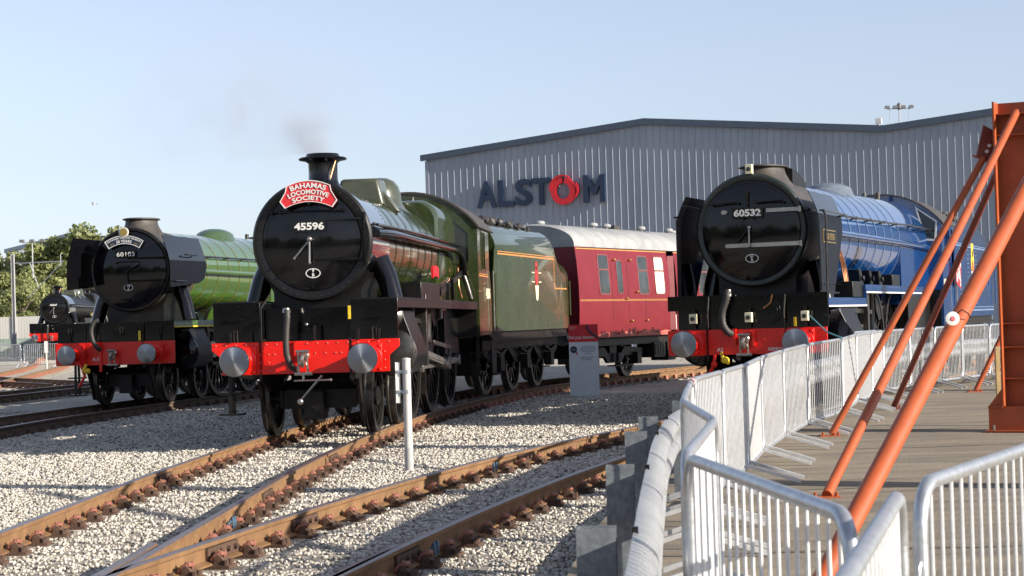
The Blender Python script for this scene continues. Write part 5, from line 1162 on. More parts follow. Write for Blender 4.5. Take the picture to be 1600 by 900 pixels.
A2 = dict(A3); A2.update(body='blue', zc=2.80, ring=.89, yr=1.05, ysb=3.0, door=.765, dish=.07, rb0=.84, rb1=.96, rf=1.0, yf0=8.9, yc0=12.0, yc1=13.6, band='bluewhite', zpl=1.93, beam=(.88, 1.27, 1.25), notch=(.38, .01, .0),
    plates=[(.60, 3.65, 1.71), (3.65, 9.6, 1.93)], pcol='blue', pline='white', front=front_a2, doorfit=door_a2, num='60532', shed=['61', 'B'], chh=.20, ych=1.95, mounts=mounts_a2, ydome=7.0, zdome=3.88, domem='bluegrey', bandw=.03, cabz=(3.28, 3.9), winm='white',  # cream window frames painted white, standing in for sunlight on them
    fwin=[(.76, 3.64), (1.21, 3.32), (1.17, 2.90), (.96, 2.92)], winfr=.18, sidewin=(12.45, 13.0, 2.5, 3.15), spipe=((.80, 2.0, 2.3), (.95, 1.9, 1.6)), cyl=(1.05, 1.05, .38, 1.7, 2.8, 1.5, .20, 1.02), drv=(4.9, 6.9, 8.9), rw=.94, trail=[11.6], 
    defl=[(.70, 1.80), (.75, 3.36), (2.5, 3.36), (2.5, 2.75), (1.75, 1.80)], deflean=(2.95, .55), defx=1.13, drails=[(3.05, .1, 1.9)], green_splash=False, hang=19, ringm='darkring', cab0=1.0, nband=8)
MT['bluewhite'] = mat('pale_blue_lining', (.13, .20, .33), .35)
MT['bluegrey'] = mat('sooty_blue', (.07, .09, .12), .45, col2=(.12, .14, .17))
MT['darkring'] = mat('dark_green_black', (.012, .018, .014), .4, coat=.2)
H3 = .372
L3 = steam_loco('steam_locomotive', 'blue locomotive numbered 60532 with black smokebox and silver hinges, behind the barriers at right', 3.39, 28.5, H3, A2)
m = MB(); put_text(m, 'A2', lambda a, b, c: (-.42 + a, .498 - c, .93 + b), .085, .004, .02); put_text(m, 'ABERDEEN', lambda a, b, c: (.50 + a, .498 - c, .93 + b), .07, .004, .02); m.build('lettering', 'white', L3, smooth=0)
m = MB(); put_text(m, '60532', lambda a, b, c: (1.292 + c, 12.45 + a, 1.92 + b), .27, .004, .03); m.build('cab_number', 'cream', L3, smooth=0)

# ------------------------------------------------------------------ locomotive 4: small, far away
B4 = dict(BASE); B4.update(body='blackm', band='blackm', num='45627', shed=['8', 'A'], nameplate=2, bar=False)
B4['plates'] = [(.57, 10.2, 1.87)]
L4 = steam_loco('steam_locomotive', 'small far black locomotive numbered 45627 with red buffer beam, at far left', -25.75, 105, -.01, B4, z=.30)

# ------------------------------------------------------------------ tenders
def lumps(x0, x1, y0, y1, zf, n, s, seed=1):
    V, F = icos(); r = np.random.default_rng(seed); m = MB()
    for _ in range(n):
        x, y = r.uniform(x0, x1), r.uniform(y0, y1); k = s * r.uniform(.5, 1.4); v = V * r.uniform(.7, 1.2, (12, 1)) * k + np.array([x, y, zf(x, y)]); m.add(v.tolist(), F.tolist())
    return m
def tender(label, x, y, h, body, line, Ln=6.9, zt=3.5, z=0.0, emblem=None, two=False, wb=(1.15, 3.35, 5.55)):
    t = thing('tender', label, 'tender', (x, y, z), -h, 'tenders')
    hw = 1.28
    P = [(hw, 1.30), (hw, zt - .55), (hw - .03, zt - .38), (hw - .10, zt - .22), (hw - .22, zt - .08), (hw - .36, zt)]
    full = P + [(-a, b) for a, b in P[::-1]]
    low = [(a, 1.30 + (b - 1.30) * .80) for a, b in full]
    m = MB(); m.loft([[(a, .38, b) for a, b in full], [(a, Ln - 1.35, b) for a, b in full], [(a, Ln - 1.05, 1.30 + (b - 1.30) * .86) for a, b in full], [(a, Ln - .75, 1.30 + (b - 1.30) * .74) for a, b in full], [(a, Ln - .08, 1.30 + (b - 1.30) * .72) for a, b in full], [(a * .985, Ln, 1.30 + (b - 1.30) * .715) for a, b in full]])
    m.build('tank', body, t, smooth=30)
    m = MB()
    for s in (-1, 1):
        m.prism([(.05, 1.3), (.40, 1.3), (.40, zt - .5), (.28, zt - .55), (.20, 2.6), (.10, 2.45)], 'x', min(s * (hw - .02), s * hw), max(s * (hw - .02), s * hw))
        m.cyl((s * (hw + .04), .12, 1.35), (s * (hw + .04), .12, 2.45), .018, n=8); m.cyl((s * (hw + .04), Ln - .1, 1.6), (s * (hw + .04), Ln - .1, 2.4), .018, n=8)
    m.build('side_panel', body, t)
    m = MB(); e = .003
    for s in (-1, 1):
        a, b = sorted((s * hw, s * (hw + e)))
        for zz in ((zt - .64, zt - .61), (zt - .585, zt - .57)): m.box(a, b, .5, Ln - 1.5, *zz)
        if not two:
            m.box(a, b, Ln - 1.5, Ln - .25, zt - 1.30, zt - 1.27); m.box(a, b, Ln - 1.5, Ln - 1.47, zt - 1.3, zt - .61)
        if two:
            for zz in ((1.42, 1.455), (1.50, 1.515)): m.box(a, b, .3, Ln - .2, *zz)
    m.build('lining', line, t)
    if two:
        m = MB(); m.rivets([(hw, yy, zz) for yy in (1.0, 2.3, 3.6) for zz in np.arange(1.6, 2.9, .1)] + [(hw, yy + .12, zz) for yy in (1.0, 2.3, 3.6) for zz in np.arange(1.6, 2.9, .1)], (1, 0, 0), .012); m.build('rivet_row', 'bluewhite', t)
    m = MB(); m.box(-1.2, 1.2, .1, Ln - .05, 1.18, 1.297)
    for s in (-1, 1):
        m.prism([(.2, 1.18), (.2, .85), (.9, .62), (1.5, .62), (2.2, .95), (2.8, .62), (3.9, .62), (4.4, .95), (5.0, .62), (6.1, .62), (Ln - .2, .85), (Ln - .2, 1.18)], 'x', s * .98 - .015, s * .98 + .015)
        m.box(min(s * 1.0, s * 1.24), max(s * 1.0, s * 1.24), .1, Ln - .05, 1.12, 1.18)
    m.box(-.25, .25, -.55, .2, 1.0, 1.12); m.box(-.62, .62, 1.7, Ln - 1.8, .38, 1.18)
    m.build('frame', 'grime', t)
    for yy in wb:
        for s in (-1, 1):
            wheel(t, 'wheel', s * .73, yy, .62, 10, s, ang=yy); m = MB(); m.box(min(s * 1.0, s * 1.16), max(s * 1.0, s * 1.16), yy - .15, yy + .15, .48, .78); m.bar((s * 1.08, yy - .5, .92), (s * 1.08, yy, .82), .1, .05); m.bar((s * 1.08, yy, .82), (s * 1.08, yy + .5, .92), .1, .05); m.build('axlebox', 'grime', t, bevel=.01)
    m = MB(); 
    for s in (-1, 1): m.prism([(.1, 1.15), (.5, 1.15), (.46, .45), (.14, .45)], 'x', s * 1.2 - .01, s * 1.2 + .01); m.box(min(s * 1.1, s * 1.3), max(s * 1.1, s * 1.3), .12, .48, .43, .46)
    m.build('footstep', 'grime', t)
    if emblem: emblem(t, hw)
    zz = lambda x_, y_: zt - .03 + .10 * math.exp(-((y_ - 2.2) / 1.8) ** 2) + .10 * (1 - (x_ / 1) ** 2) + random.uniform(-.04, .06)
    c = lumps(-.85, .85, .45, Ln - 1.7, zz, 700, .062, int(abs(x) * 10) + 2).build('coal', 'coal', None, smooth=0)
    c.location = (x, y, z); c.rotation_euler = (0, 0, -h); tag(c, 'heap of black coal in the tender', kind='stuff')
    return t
MT['crest'] = mat('crest_red', (.30, .03, .03), .5, var=.3, vscale=14)
def emblem_lion(t, hw):
    cy, cz = 3.75, 2.30; m = MB(); f = lambda a, b: (cy + a, cz + b)
    m.prism([f(.16 * math.cos(q), .17 + .22 * math.sin(q)) for q in [2 * PI * k / 24 for k in range(24)]], 'x', hw, hw + .004); m.prism([f(-.08, .3), f(.08, .3), f(.13, .44), f(0, .5), f(-.13, .44)], 'x', hw, hw + .004); o = m.build('emblem', 'crest', t)
    m = MB(); m.prism([f(-.08, -.34), f(.0, -.38), f(.08, -.34), f(.15, -.04), f(-.15, -.04)], 'x', hw + .001, hw + .006); m.prism([f(-.42, .03), f(-.18, .03), f(-.18, .05), f(-.42, .05)], 'x', hw, hw + .004); m.prism([f(.18, .03), f(.42, .03), f(.42, .05), f(.18, .05)], 'x', hw, hw + .004)
    m.prism([f(-.42, .23), f(-.18, .23), f(-.18, .25), f(-.42, .25)], 'x', hw, hw + .004); m.prism([f(.18, .23), f(.42, .23), f(.42, .25), f(.18, .25)], 'x', hw, hw + .004); m.build('emblem_scroll', 'cream', o)
def emblem_blue(t, hw):
    cy, cz = 3.05, 2.35; m = MB(); f = lambda a, b: (cy + a, cz + b)
    m.prism([f(-.17, .0), f(.17, .0), f(.24, .22), f(.16, .45), f(.2, .62), f(-.2, .62), f(-.16, .45), f(-.24, .22)], 'x', hw, hw + .004); o = m.build('emblem', 'yellow', t)
    m = MB(); m.prism([f(.12 * math.cos(q), .1 + .14 * math.sin(q)) for q in [2 * PI * k / 20 for k in range(20)]], 'x', hw + .004, hw + .008); m.prism([f(-.10, -.32), f(.10, -.32), f(.13, -.16), f(-.13, -.16)], 'x', hw, hw + .004); m.build('emblem_shield', 'hbred', o)
    m = MB(); m.prism([f(-.22, -.15), f(.22, -.15), f(.22, -.02), f(-.22, -.02)], 'x', hw, hw + .006); m.build('emblem_scroll', 'white', o)
    m = MB(); m.prism([f(-.19, -.12), f(.19, -.12), f(.19, -.05), f(-.19, -.05)], 'x', hw + .006, hw + .008); m.prism([f(-.06, .3), f(.08, .32), f(.1, .5), f(-.04, .42)], 'x', hw + .004, hw + .008); m.build('emblem_mark', 'black', o)
def along(x, y, h, u): return x + math.sin(h) * u, y + math.cos(h) * u
TX, TY = along(-2.87, 25.06, .095, 12.95); H1 = .255
tender('green tender with orange lining and lion emblem behind locomotive 45596', TX, TY, H1, 'greent', 'orange', emblem=emblem_lion)
TX, TY = along(-8.36, 38.7, .166, 13.6); tender('apple green tender mostly hidden behind locomotive 45596', TX, TY, .22, 'agreen', 'yellow')
TX3, TY3 = along(3.39, 28.5, H3, 13.6); T3 = tender('blue tender with white lining and yellow emblem beside the orange steel column', TX3, TY3, H3, 'blue', 'bluewhite', two=True, emblem=emblem_blue, zt=3.5)
TX, TY = along(-25.75, 105, -.01, 12.5); tender('black tender of the far small locomotive', TX, TY, -.01, 'blackm', 'orange', z=.3)
# enamel board hung on the blue locomotive's cab side
nbd = thing('warning_board', 'small red and white warning board hung at the blue cab doorway', 'sign')
X_, Y_ = along(3.39, 28.5, H3, 13.4); nbd.location = (X_ + math.cos(H3) * 1.36, Y_ - math.sin(H3) * 1.36, 2.33); nbd.rotation_euler = (0, R(0), -H3)
m = MB(); m.prism([(-.05, -.30), (.62, -.42), (.72, .18), (.06, .30)], 'x', 0, .012); p_ = m.build('board', 'hbred', nbd)
m = MB()
for poly in ([(0.0, -.25), (.16, -.285), (.03, -.05)], [(.5, -.36), (.58, -.37), (.61, -.18)], [(.1, .25), (.07, .05), (.25, .22)], [(.67, .16), (.5, .19), (.65, .0)]): m.prism(poly, 'x', .012, .016)
m.build('board_corner', 'white', p_)
m = MB()
for s, dz in (('NOT', .07), ('TO BE', -.04), ('MOVED', -.15)): put_text(m, s, lambda a, b, c: (.016 + c, .33 + a * .985 , -.06 + dz + b - a * .17), .14, .004, .03)
m.build('lettering', 'white', p_, smooth=0)
# vans behind the far locomotive
def coach(label, x, y, h, z, side, lining, roofm, wins, L=19.6, group='railway carriages', detail=True):
    t = thing('railway_carriage', label, 'carriage', (x, y, z), -h, group); hw = 1.36
    prof = [(hw - .07, 1.04), (hw - .02, 1.3), (hw, 1.75), (hw - .005, 2.3), (hw - .05, 2.9), (hw - .10, 3.24)]
    gaps = [w_ for w_ in wins if w_[4] == 'gap']
    for s in (1, -1):
        m = MB(); ys_ = sorted(set([.0, L] + [v for w_ in gaps for v in w_[:2]]))
        for a, b in zip(ys_, ys_[1:]):
            if s > 0 and any(abs(a - g2[0]) < 1e-6 for g2 in gaps): continue
            m.loft([[(s * p[0], yy, p[1]) for p in prof] + [(s * (p[0] - .05), yy, p[1]) for p in prof[::-1]] for yy in (a, b)])
        m.build('side', side, t, smooth=30)
    m = MB(); full = prof + [(-a, b) for a, b in prof[::-1]]
    m.prism([(a * .97, b) for a, b in full], 'y', .02, .06); m.build('end', side, t); MB().prism([(a * .97, b) for a, b in full], 'y', L - .06, L - .02).build('end', side, t)
    arc = [(( hw - .06) * math.cos(a), 3.24 + .60 * math.sin(a) ** .8 if math.sin(a) > 0 else 3.24) for a in [PI * k / 24 for k in range(25)]]
    m = MB(); m.loft([[(a * .97, -.0, 3.24 + (b - 3.24) * .93) for a, b in arc], [(a, .25, b) for a, b in arc], [(a, L - .25, b) for a, b in arc], [(a * .97, L, 3.24 + (b - 3.24) * .93) for a, b in arc]])
    m.build('roof', roofm, t, smooth=45)
    xs = lambda zz: np.interp(zz, [p[1] for p in prof], [p[0] for p in prof])
    for s in (1, -1):
        for (y0, y1, z0_, z1_, kd) in wins:
            if kd == 'gap':
                if s > 0:
                    m = MB(); m.box(.5, .54, y0 - .1, y1 + .1, 1.2, 3.2); m.build('doorway', 'blackm', t)
                    # the door itself stands ajar
                    m = MB(); m.loft([[(xs(zz) + .02, y0 - .0, zz) for zz in (1.15, 3.1)] + [(xs(zz) - .02, y0 - .0, zz) for zz in (3.1, 1.15)], [(xs(zz) + .14, y0 + .14, zz) for zz in (1.15, 3.1)] + [(xs(zz) + .10, y0 + .14, zz) for zz in (3.1, 1.15)]]); dd = m.build('door', side, t)
                    MB().box(1.25, 1.33, y1 - .12, y1 - .03, 1.16, 1.55).build('door_step', 'white', dd)
                continue
            m = MB(); rr = rounded_rect((y1 - y0) / 2, z0_, z1_, .07, 4); yc = (y0 + y1) / 2
            rg = []
            for p in rr + rr[:1]:
                a = yc + p[0]; q = (yc + p[0] * .86, (z0_ + z1_) / 2 + (p[1] - (z0_ + z1_) / 2) * .94)
                rg.append([(s * (xs(p[1]) - .01), a, p[1]), (s * (xs(p[1]) + .012), a, p[1]), (s * (xs(q[1]) + .012), q[0], q[1]), (s * (xs(q[1]) - .01), q[0], q[1])])
            m.loft(rg, cap=False)
            if kd == 'v': zz = z0_ + (z1_ - z0_) * .62; m.loft([[(s * (xs(zz) - .005), yy, zz - .02), (s * (xs(zz) + .012), yy, zz - .02), (s * (xs(zz) + .012), yy, zz + .02), (s * (xs(zz) - .005), yy, zz + .02)] for yy in (y0 + .02, y1 - .02)])
            f = m.build('window', 'windowframe', t)
            m = MB(); zr = np.linspace(z0_ + .03, z1_ - .03, 8); m.loft([[(s * (xs(q_) + .004), y0 + .03, q_), (s * (xs(q_) + .004), y1 - .03, q_)] for q_ in zr], cap=False, closed=False); m.build('pane', 'blind' if (detail and abs(y0 - 4.55) < .01) else 'cglass', f, smooth=0)
    if detail:
        m = MB()
        for s in (1, -1):
            for zz, w_ in ((3.19, .022), (1.93, .010), (1.955, .009)):
                segs = [(.05, gaps[0][0]), (gaps[0][1], L - .05)] if gaps and s > 0 else [(.05, L - .05)]
                for a, b in segs: m.loft([[(s * (xs(zz) + .0), yy, zz), (s * (xs(zz) + .004), yy, zz), (s * (xs(zz + w_) + .004), yy, zz + w_), (s * (xs(zz + w_)), yy, zz + w_)] for yy in (a, b)])
        m.build('lining', lining, t)
        m = MB()
        for a in (1.9, 2.85, 3.9, 6.3, 7.1):
            for zz0, zz1 in ((1.15, 3.12),): m.loft([[(xs(zz) + .002, a, zz), (xs(zz) + .002, a + .014, zz), (xs(zz) - .002, a + .014, zz), (xs(zz) - .002, a, zz)] for zz in np.linspace(zz0, zz1, 8)])
        m.build('door_gap', 'blackm', t)
        m = MB()
        for yy, zz in ((2.65, 1.98), (2.95, 1.42), (3.9, 1.42), (2.05, 2.95), (3.0, 2.95), (6.5, 2.95), (3.3, 2.15)): m.cyl((xs(zz), yy, zz), (xs(zz) + .05, yy, zz), .025, n=10); m.sphere((xs(zz) + .06, yy, zz), .032, n=8)
        m.build('door_handle', 'brass', t)
        m = MB(); V, F = icos()
        for yy in np.arange(.05, 8.2, .16):
            zz = 1.04; m.loft([[(xs(1.1) + .004, yy, 1.03), (xs(1.1) + .004, yy + .17, 1.03), (xs(1.1) + .009, yy + .17, 1.03 + .05), (xs(1.1) + .009, yy, 1.03 + .05)], [(xs(1.2) + .004, yy, 1.10), (xs(1.2) + .004, yy + .17, 1.10), (xs(1.2) + .008, yy + .17, 1.13 + .03 * math.sin(yy * 5.1 + 1)), (xs(1.2) + .008, yy, 1.13 + .03 * math.sin(yy * 5.1))]])
        m.build('worn_sill', 'faded', t)
        # end gangway
        m = MB(); m.box(-.5, .5, -.25, .02, 1.15, 3.2); m.build('gangway', 'blackm', t, bevel=.03)
        for k, yy in enumerate((.9, 3.1, 3.9, 5.0, 6.1, 8.0, 9.2, 10.6, 11.9, 13.6, 15.2, 17)):
            m = MB(); xo = .30 if k % 3 else -.1; m.lathe([(.05, -.02), (.05, .05), (.12, .06), (.135, .09), (.11, .14), (.02, .16)], (xo, yy, 3.80), n=18); m.build('roof_vent', roofm, t)
        MB().box(.1, .35, 4.3, 4.65, 3.78, 3.92).build('roof_vent', 'soot', t)
        m = MB()
        for yy in (2.0, 5.5, 9.0, 12.5): m.tube([(1.25 * math.cos(a), yy, 3.245 + .607 * math.sin(a) ** .8) for a in [PI * (k + .5) / 20 for k in range(20)]], .010, 5)
        m.build('roof_rib', roofm, t)
    m = MB(); m.box(-1.2, 1.2, .1, L - .1, .98, 1.04)
    for s in (1, -1): m.box(min(s * 1.1, s * 1.2), max(s * 1.1, s * 1.2), .1, L - .1, .82, 1.04)
    m.bar((1.0, 5.2, .85), (1.0, 7.5, .45), .05, .05); m.bar((1.0, 7.5, .45), (1.0, 12, .45), .05, .05); m.bar((1.0, 12, .45), (1.0, 14.5, .85), .05, .05); m.build('underframe', 'grime', t)
    if detail:
        for a, b, z0_, z1_ in ((4.6, 5.3, .45, .85), (5.5, 6.0, .35, .85), (6.3, 7.6, .4, .88)):
            m = MB(); m.box(.75, 1.25, a, b, z0_, z1_); 
            for k in range(4): m.box(1.25, 1.265, a + .04 + k * (b - a) / 4, a + .04 + k * (b - a) / 4 + (b - a) / 5, z0_ + .05, z1_ - .05)
            m.build('equipment_box', 'grime', t, bevel=.01)
    for yc in (2.6, L - 2.6):
        m = MB()
        for s in (1, -1):
            m.prism([(yc - 1.7, .55), (yc - 1.7, .72), (yc - .6, .78), (yc - .4, .62), (yc + .4, .62), (yc + .6, .78), (yc + 1.7, .72), (yc + 1.7, .55), (yc + .6, .55), (yc + .4, .38), (yc - .4, .38), (yc - .6, .55)], 'x', s * 1.0 - .04, s * 1.0 + .04)
            for q in (-1.28, 1.28): m.box(min(s * 1.0, s * 1.15), max(s * 1.0, s * 1.15), yc + q - .13, yc + q + .13, .32, .62)
            m.cyl((s * 1.02, yc - .15, .40), (s * 1.02, yc - .15, .62), .08, n=10); m.cyl((s * 1.02, yc + .15, .40), (s * 1.02, yc + .15, .62), .08, n=10); m.box(min(s * 1.05, s * 1.3), max(s * 1.05, s * 1.3), yc - .5, yc + .5, .30, .33)
        m.box(-1, 1, yc - .2, yc + .2, .5, .9); m.build('bogie', 'grime', t)
        for q in (-1.28, 1.28):
            for s in (1, -1): wheel(t, 'wheel', s * .72, yc + q, .457, 9, s, ang=q)
    buffers(t, 'blackm', rh=.2)
    return t
MT['windowframe'] = mat('window_frame_paint', (.16, .05, .05), .4)
W = [(1.15, 1.78, 2.08, 3.08, 'v'), (2.2, 2.55, 2.1, 2.95, 'd'), (3.5, 4.15, 2.08, 3.08, 'v'), (4.55, 5.2, 2.08, 3.08, 'v'), (5.50, 5.98, 1.1, 3.15, 'gap'), (6.25, 6.62, 2.1, 2.95, 'd'), (7.5, 8.6, 2.08, 3.08, 'v'), (9.4, 10.5, 2.08, 3.08, 'v'), (11.3, 12.4, 2.08, 3.08, 'v'), (13.2, 14.3, 2.08, 3.08, 'v'), (15.1, 16.2, 2.08, 3.08, 'v'), (17, 18.1, 2.08, 3.08, 'v')]
coach('crimson carriage with pale grey roof and a door standing ajar, behind the green tender', .40, 45.7, .487, 0, 'maroon', 'goldline', 'roofg', W)
X_, Y_ = along(-25.75, 105, -.01, 20.0)
coach('brown and maroon carriage behind the far small locomotive', X_, Y_, -.01, .3, 'maroon', 'orange', 'soot', [(1.2 + k * 1.9, 2.3 + k * 1.9, 2.05, 3.0, 'v') for k in range(9)], detail=False)
# ------------------------------------------------------------------ crowd barriers
def barrier_meshes(Lb=2.2, H0=.14, H1=1.10, rt_=.021, rc=.13, nb=18):
    f = MB(); x0, x1 = 0.02, Lb - .02; pts = []
    for cx, cz, a0 in ((x1 - rc, H1 - rt_ - rc, 0), (x0 + rc, H1 - rt_ - rc, 90), (x0 + rc, H0 + rc, 180), (x1 - rc, H0 + rc, 270)):
        for k in range(7): a = R(a0 + 90 * k / 6); pts.append((cx + rc * math.cos(a), 0, cz + rc * math.sin(a)))
    pts.append(pts[0]); f.tube(pts, rt_, 10, cap=False)
    for s, xx in ((-1, x0), (1, x1)):
        f.tube([(xx, 0, .78), (xx + s * .035, 0, .80), (xx + s * .035, 0, .86), (xx, 0, .88)], .008, 6); f.tube([(xx, 0, .30), (xx + s * .035, 0, .32), (xx + s * .035, 0, .38), (xx, 0, .40)], .008, 6)
    b = MB()
    for k in range(nb):
        x = x0 + (x1 - x0) * (k + 1) / (nb + 1); e = min(x - x0, x1 - x); cut = rc - math.sqrt(max(0, rc * rc - (rc - e) ** 2)) if e < rc else 0
        b.cyl((x, 0, H0 + cut), (x, 0, H1 - rt_ - cut), .0062, n=7, cap=False)
    ft = MB()
    for s in (-1, 1): ft.bar((0, 0, H0 + .03), (0, s * .50, .02), .042, .030)
    return f.mesh('frame', 'galv'), b.mesh('bars', 'galvb'), ft.mesh('foot', 'galvb')
BF, BB, BFT = barrier_meshes()
def barrier(p, q, label, zf=zp, ln=2.2):
    dx, dy = q[0] - p[0], q[1] - p[1]; L_ = math.hypot(dx, dy); za, zb = zf(p[1]), zf(q[1])
    t = thing('crowd_barrier', label, 'barrier', (p[0], p[1], za), 0, 'steel crowd barriers')
    t.rotation_mode = 'XYZ'; t.rotation_euler = (0, -math.atan2(zb - za, L_), math.atan2(dy, dx)); t.scale = ((L_ - .03) / ln, 1, 1)
    inst(BF, 'frame', t); inst(BB, 'bars', t)
    for xx in (.22, ln - .22): inst(BFT, 'foot', t, (xx, 0, 0))
    return t
BL_ = ['near foreground barrier sloping down right from the guardrail to the thick orange brace', 'short steep looking barrier just beyond the first near corner', 'barrier folding back to the left beside the bend in the guardrail',
       'barrier end on to the view just before the striped tape', 'barrier with red and white striped tape on its top rail', 'narrow looking barrier face on, directly below the red buffer beam of the blue locomotive', 'first barrier right of the striped tape corner, seen edge on',
       'barrier below the yellow valve of the blue locomotive', 'barrier under the painted word ABERDEEN', 'barrier under the right buffer of the blue locomotive', 'wide looking barrier right of the right buffer of the blue locomotive',
       'barrier crossed by the foot of the thin orange brace', 'barrier directly behind the lower part of the thin orange brace', 'barrier just right of the thin orange brace below the blue cab', 'barrier between the thin brace and the middle brace',
       'barrier behind the dark shaded brace', 'barrier left of the round white tag', 'barrier right of the thick brace, under the blue tender', 'barrier left of the orange column crossed by a small far brace', 'far barrier behind the orange column', 'farthest barrier at the right edge']
for i, (p, q) in enumerate(zip(JN, JN[1:])):
    barrier(p, q, BL_[i % len(BL_)])
barrier((.44, 2.85), (.995, 4.93), 'barrier in the bottom foreground with pinkish rail end, overlapping the corner')
barrier((1.075, 5.10), (2.10, 7.10), 'barrier at the bottom right corner running off the edge of the photograph')
barrier((PX(1331, 29.2), 29.2), (PX(1368, 30.9), 30.9), 'barrier standing alone behind the line, left of the cylinder of the blue locomotive')
# far left barriers
zf2 = lambda y: zg(y)
for k, (a, b, lb) in enumerate([(-12, 31.5, 'far barrier cut by the left edge of the photograph'), (34.5, 96, 'far barrier directly in front of the small far locomotive')]):
    barrier((PX(a, 88), 88), (PX(b, 88), 88 + (0 if k == 0 else -.3)), lb, zf2)
# striped tape wound on a top rail
tp = MB(); tp2 = MB(); a = Vector((*JN[4], zp(JN[4][1]) + 1.079)); b = Vector((*JN[5], zp(JN[5][1]) + 1.079))
for k in range(10):
    p0 = a.lerp(b, .40 + k * .05); p1 = a.lerp(b, .40 + (k + 1) * .05); (tp if k % 2 else tp2).cyl(p0, p1, .026, n=10, cap=False)
t = thing('hazard_tape', 'red and white striped tape wound on a barrier rail below the blue locomotive', 'tape', (0, 0, 0))
tp.build('red_stripe', 'hbred', t); tp2.build('white_stripe', 'white', t)
# teal rope from the blue locomotive to the barrier
rp = MB(); rp.tube([(PX(1262, 28.2), 28.2, 1.46), (PX(1290, 25.5), 25.5, 1.22), (PX(1312, 24.8), 24.8, zp(24.8) + 1.1)], .010, 6); MT['teal'] = mat('teal_rope', (.10, .30, .34), .7)
tag(rp.build('rope', 'teal'), 'thin teal rope tied from the blue locomotive down to a barrier', 'rope')

# ------------------------------------------------------------------ guardrail
gd = thing('guardrail', 'galvanised corrugated guardrail curving beside the pavement and behind the barriers', 'guardrail', (0, 0, 0))
gz = lambda y: zp(y) + lerp_tab([(3, .80), (14, .80), (20, .80), (30, .80)], y)
GP = [p for p in smooth_path(GR, .3)]
prof = [(.085 * abs(math.sin(2 * math.pi * k / 24)) ** .75, -.31 * k / 24) for k in range(25)]
beam = MB(); rg = []
for i, p in enumerate(GP):
    d = (GP[min(i + 1, len(GP) - 1)] - GP[max(i - 1, 0)]).normalized(); nx = Vector((d.y, -d.x, 0)); z = gz(p.y)
    rg.append([(p.x + nx.x * a, p.y + nx.y * a, z + b) for a, b in prof] + [(p.x + nx.x * (a - .006), p.y + nx.y * (a - .006), z + b) for a, b in prof[::-1]])
beam.loft(rg); beam.build('rail_beam', 'armco', gd, smooth=50)
# second, rear face of the double sided rail
bm2 = MB(); rg = []
for i, p in enumerate(GP):
    d = (GP[min(i + 1, len(GP) - 1)] - GP[max(i - 1, 0)]).normalized(); nx = Vector((d.y, -d.x, 0)); z = gz(p.y) - .015
    rg.append([(p.x - nx.x * (.10 + a), p.y - nx.y * (.10 + a), z + b) for a, b in prof] + [(p.x - nx.x * (.10 + a - .006), p.y - nx.y * (.10 + a - .006), z + b) for a, b in prof[::-1]])
tp_ = MB()
CG = cumlen(GP)
def gpost(yt, k):
    s = min(CG, key=lambda q: abs(at_s(GP, CG, min(q, CG[-1] - .01))[0].y - yt)); p, d = at_s(GP, CG, min(s, CG[-1] - .02)); nx = Vector((d.y, -d.x, 0)); z = gz(p.y)
    m = MB(); c = p - nx * .135
    ov = [(-.07, -.055), (.07, -.055), (.07, -.049), (-.064, -.049), (-.064, .049), (.07, .049), (.07, .055), (-.07, .055)]
    rg = [[(c.x + nx.x * a + d.x * b, c.y + nx.y * a + d.y * b, zz) for a, b in ov] for zz in (zp(p.y) - .2, z + .02)]; m.loft(rg)
    m.build('post', 'spangle', gd, smooth=0)
    b = MB()
    e = p + nx * .055 + Vector((0, 0, z - .155)); b.cyl(p + Vector((0, 0, z - .16)), p + nx * .03 + Vector((0, 0, z - .16)), .022, n=8)
    e = p + Vector((0, 0, z)); b.box(e.x - .012, e.x + .012, e.y - .012, e.y + .012, e.z - .005, e.z + .02); b.build('bolt', 'blackm', gd)
for k, yt in enumerate((4.2, 6.8, 9.5, 12.2, 14.0, 16.6, 19.2, 21.8, 24.4, 27.0, 29.6, 32.2, 35.0, 37.5)): gpost(yt, k)
sl = MB()
for yt in (5.4, 7.9, 10.6, 13.0):
    s = min(CG, key=lambda q: abs(at_s(GP, CG, min(q, CG[-1] - .01))[0].y - yt)); p, d = at_s(GP, CG, s); nx = Vector((d.y, -d.x, 0)); z = gz(p.y)
    sl.loft([[(p.x + nx.x * (a + .005) + d.x * o, p.y + nx.y * (a + .005) + d.y * o, z + b + .003) for a, b in prof] for o in (0, .02, .32, .34)], cap=False, closed=False)
0

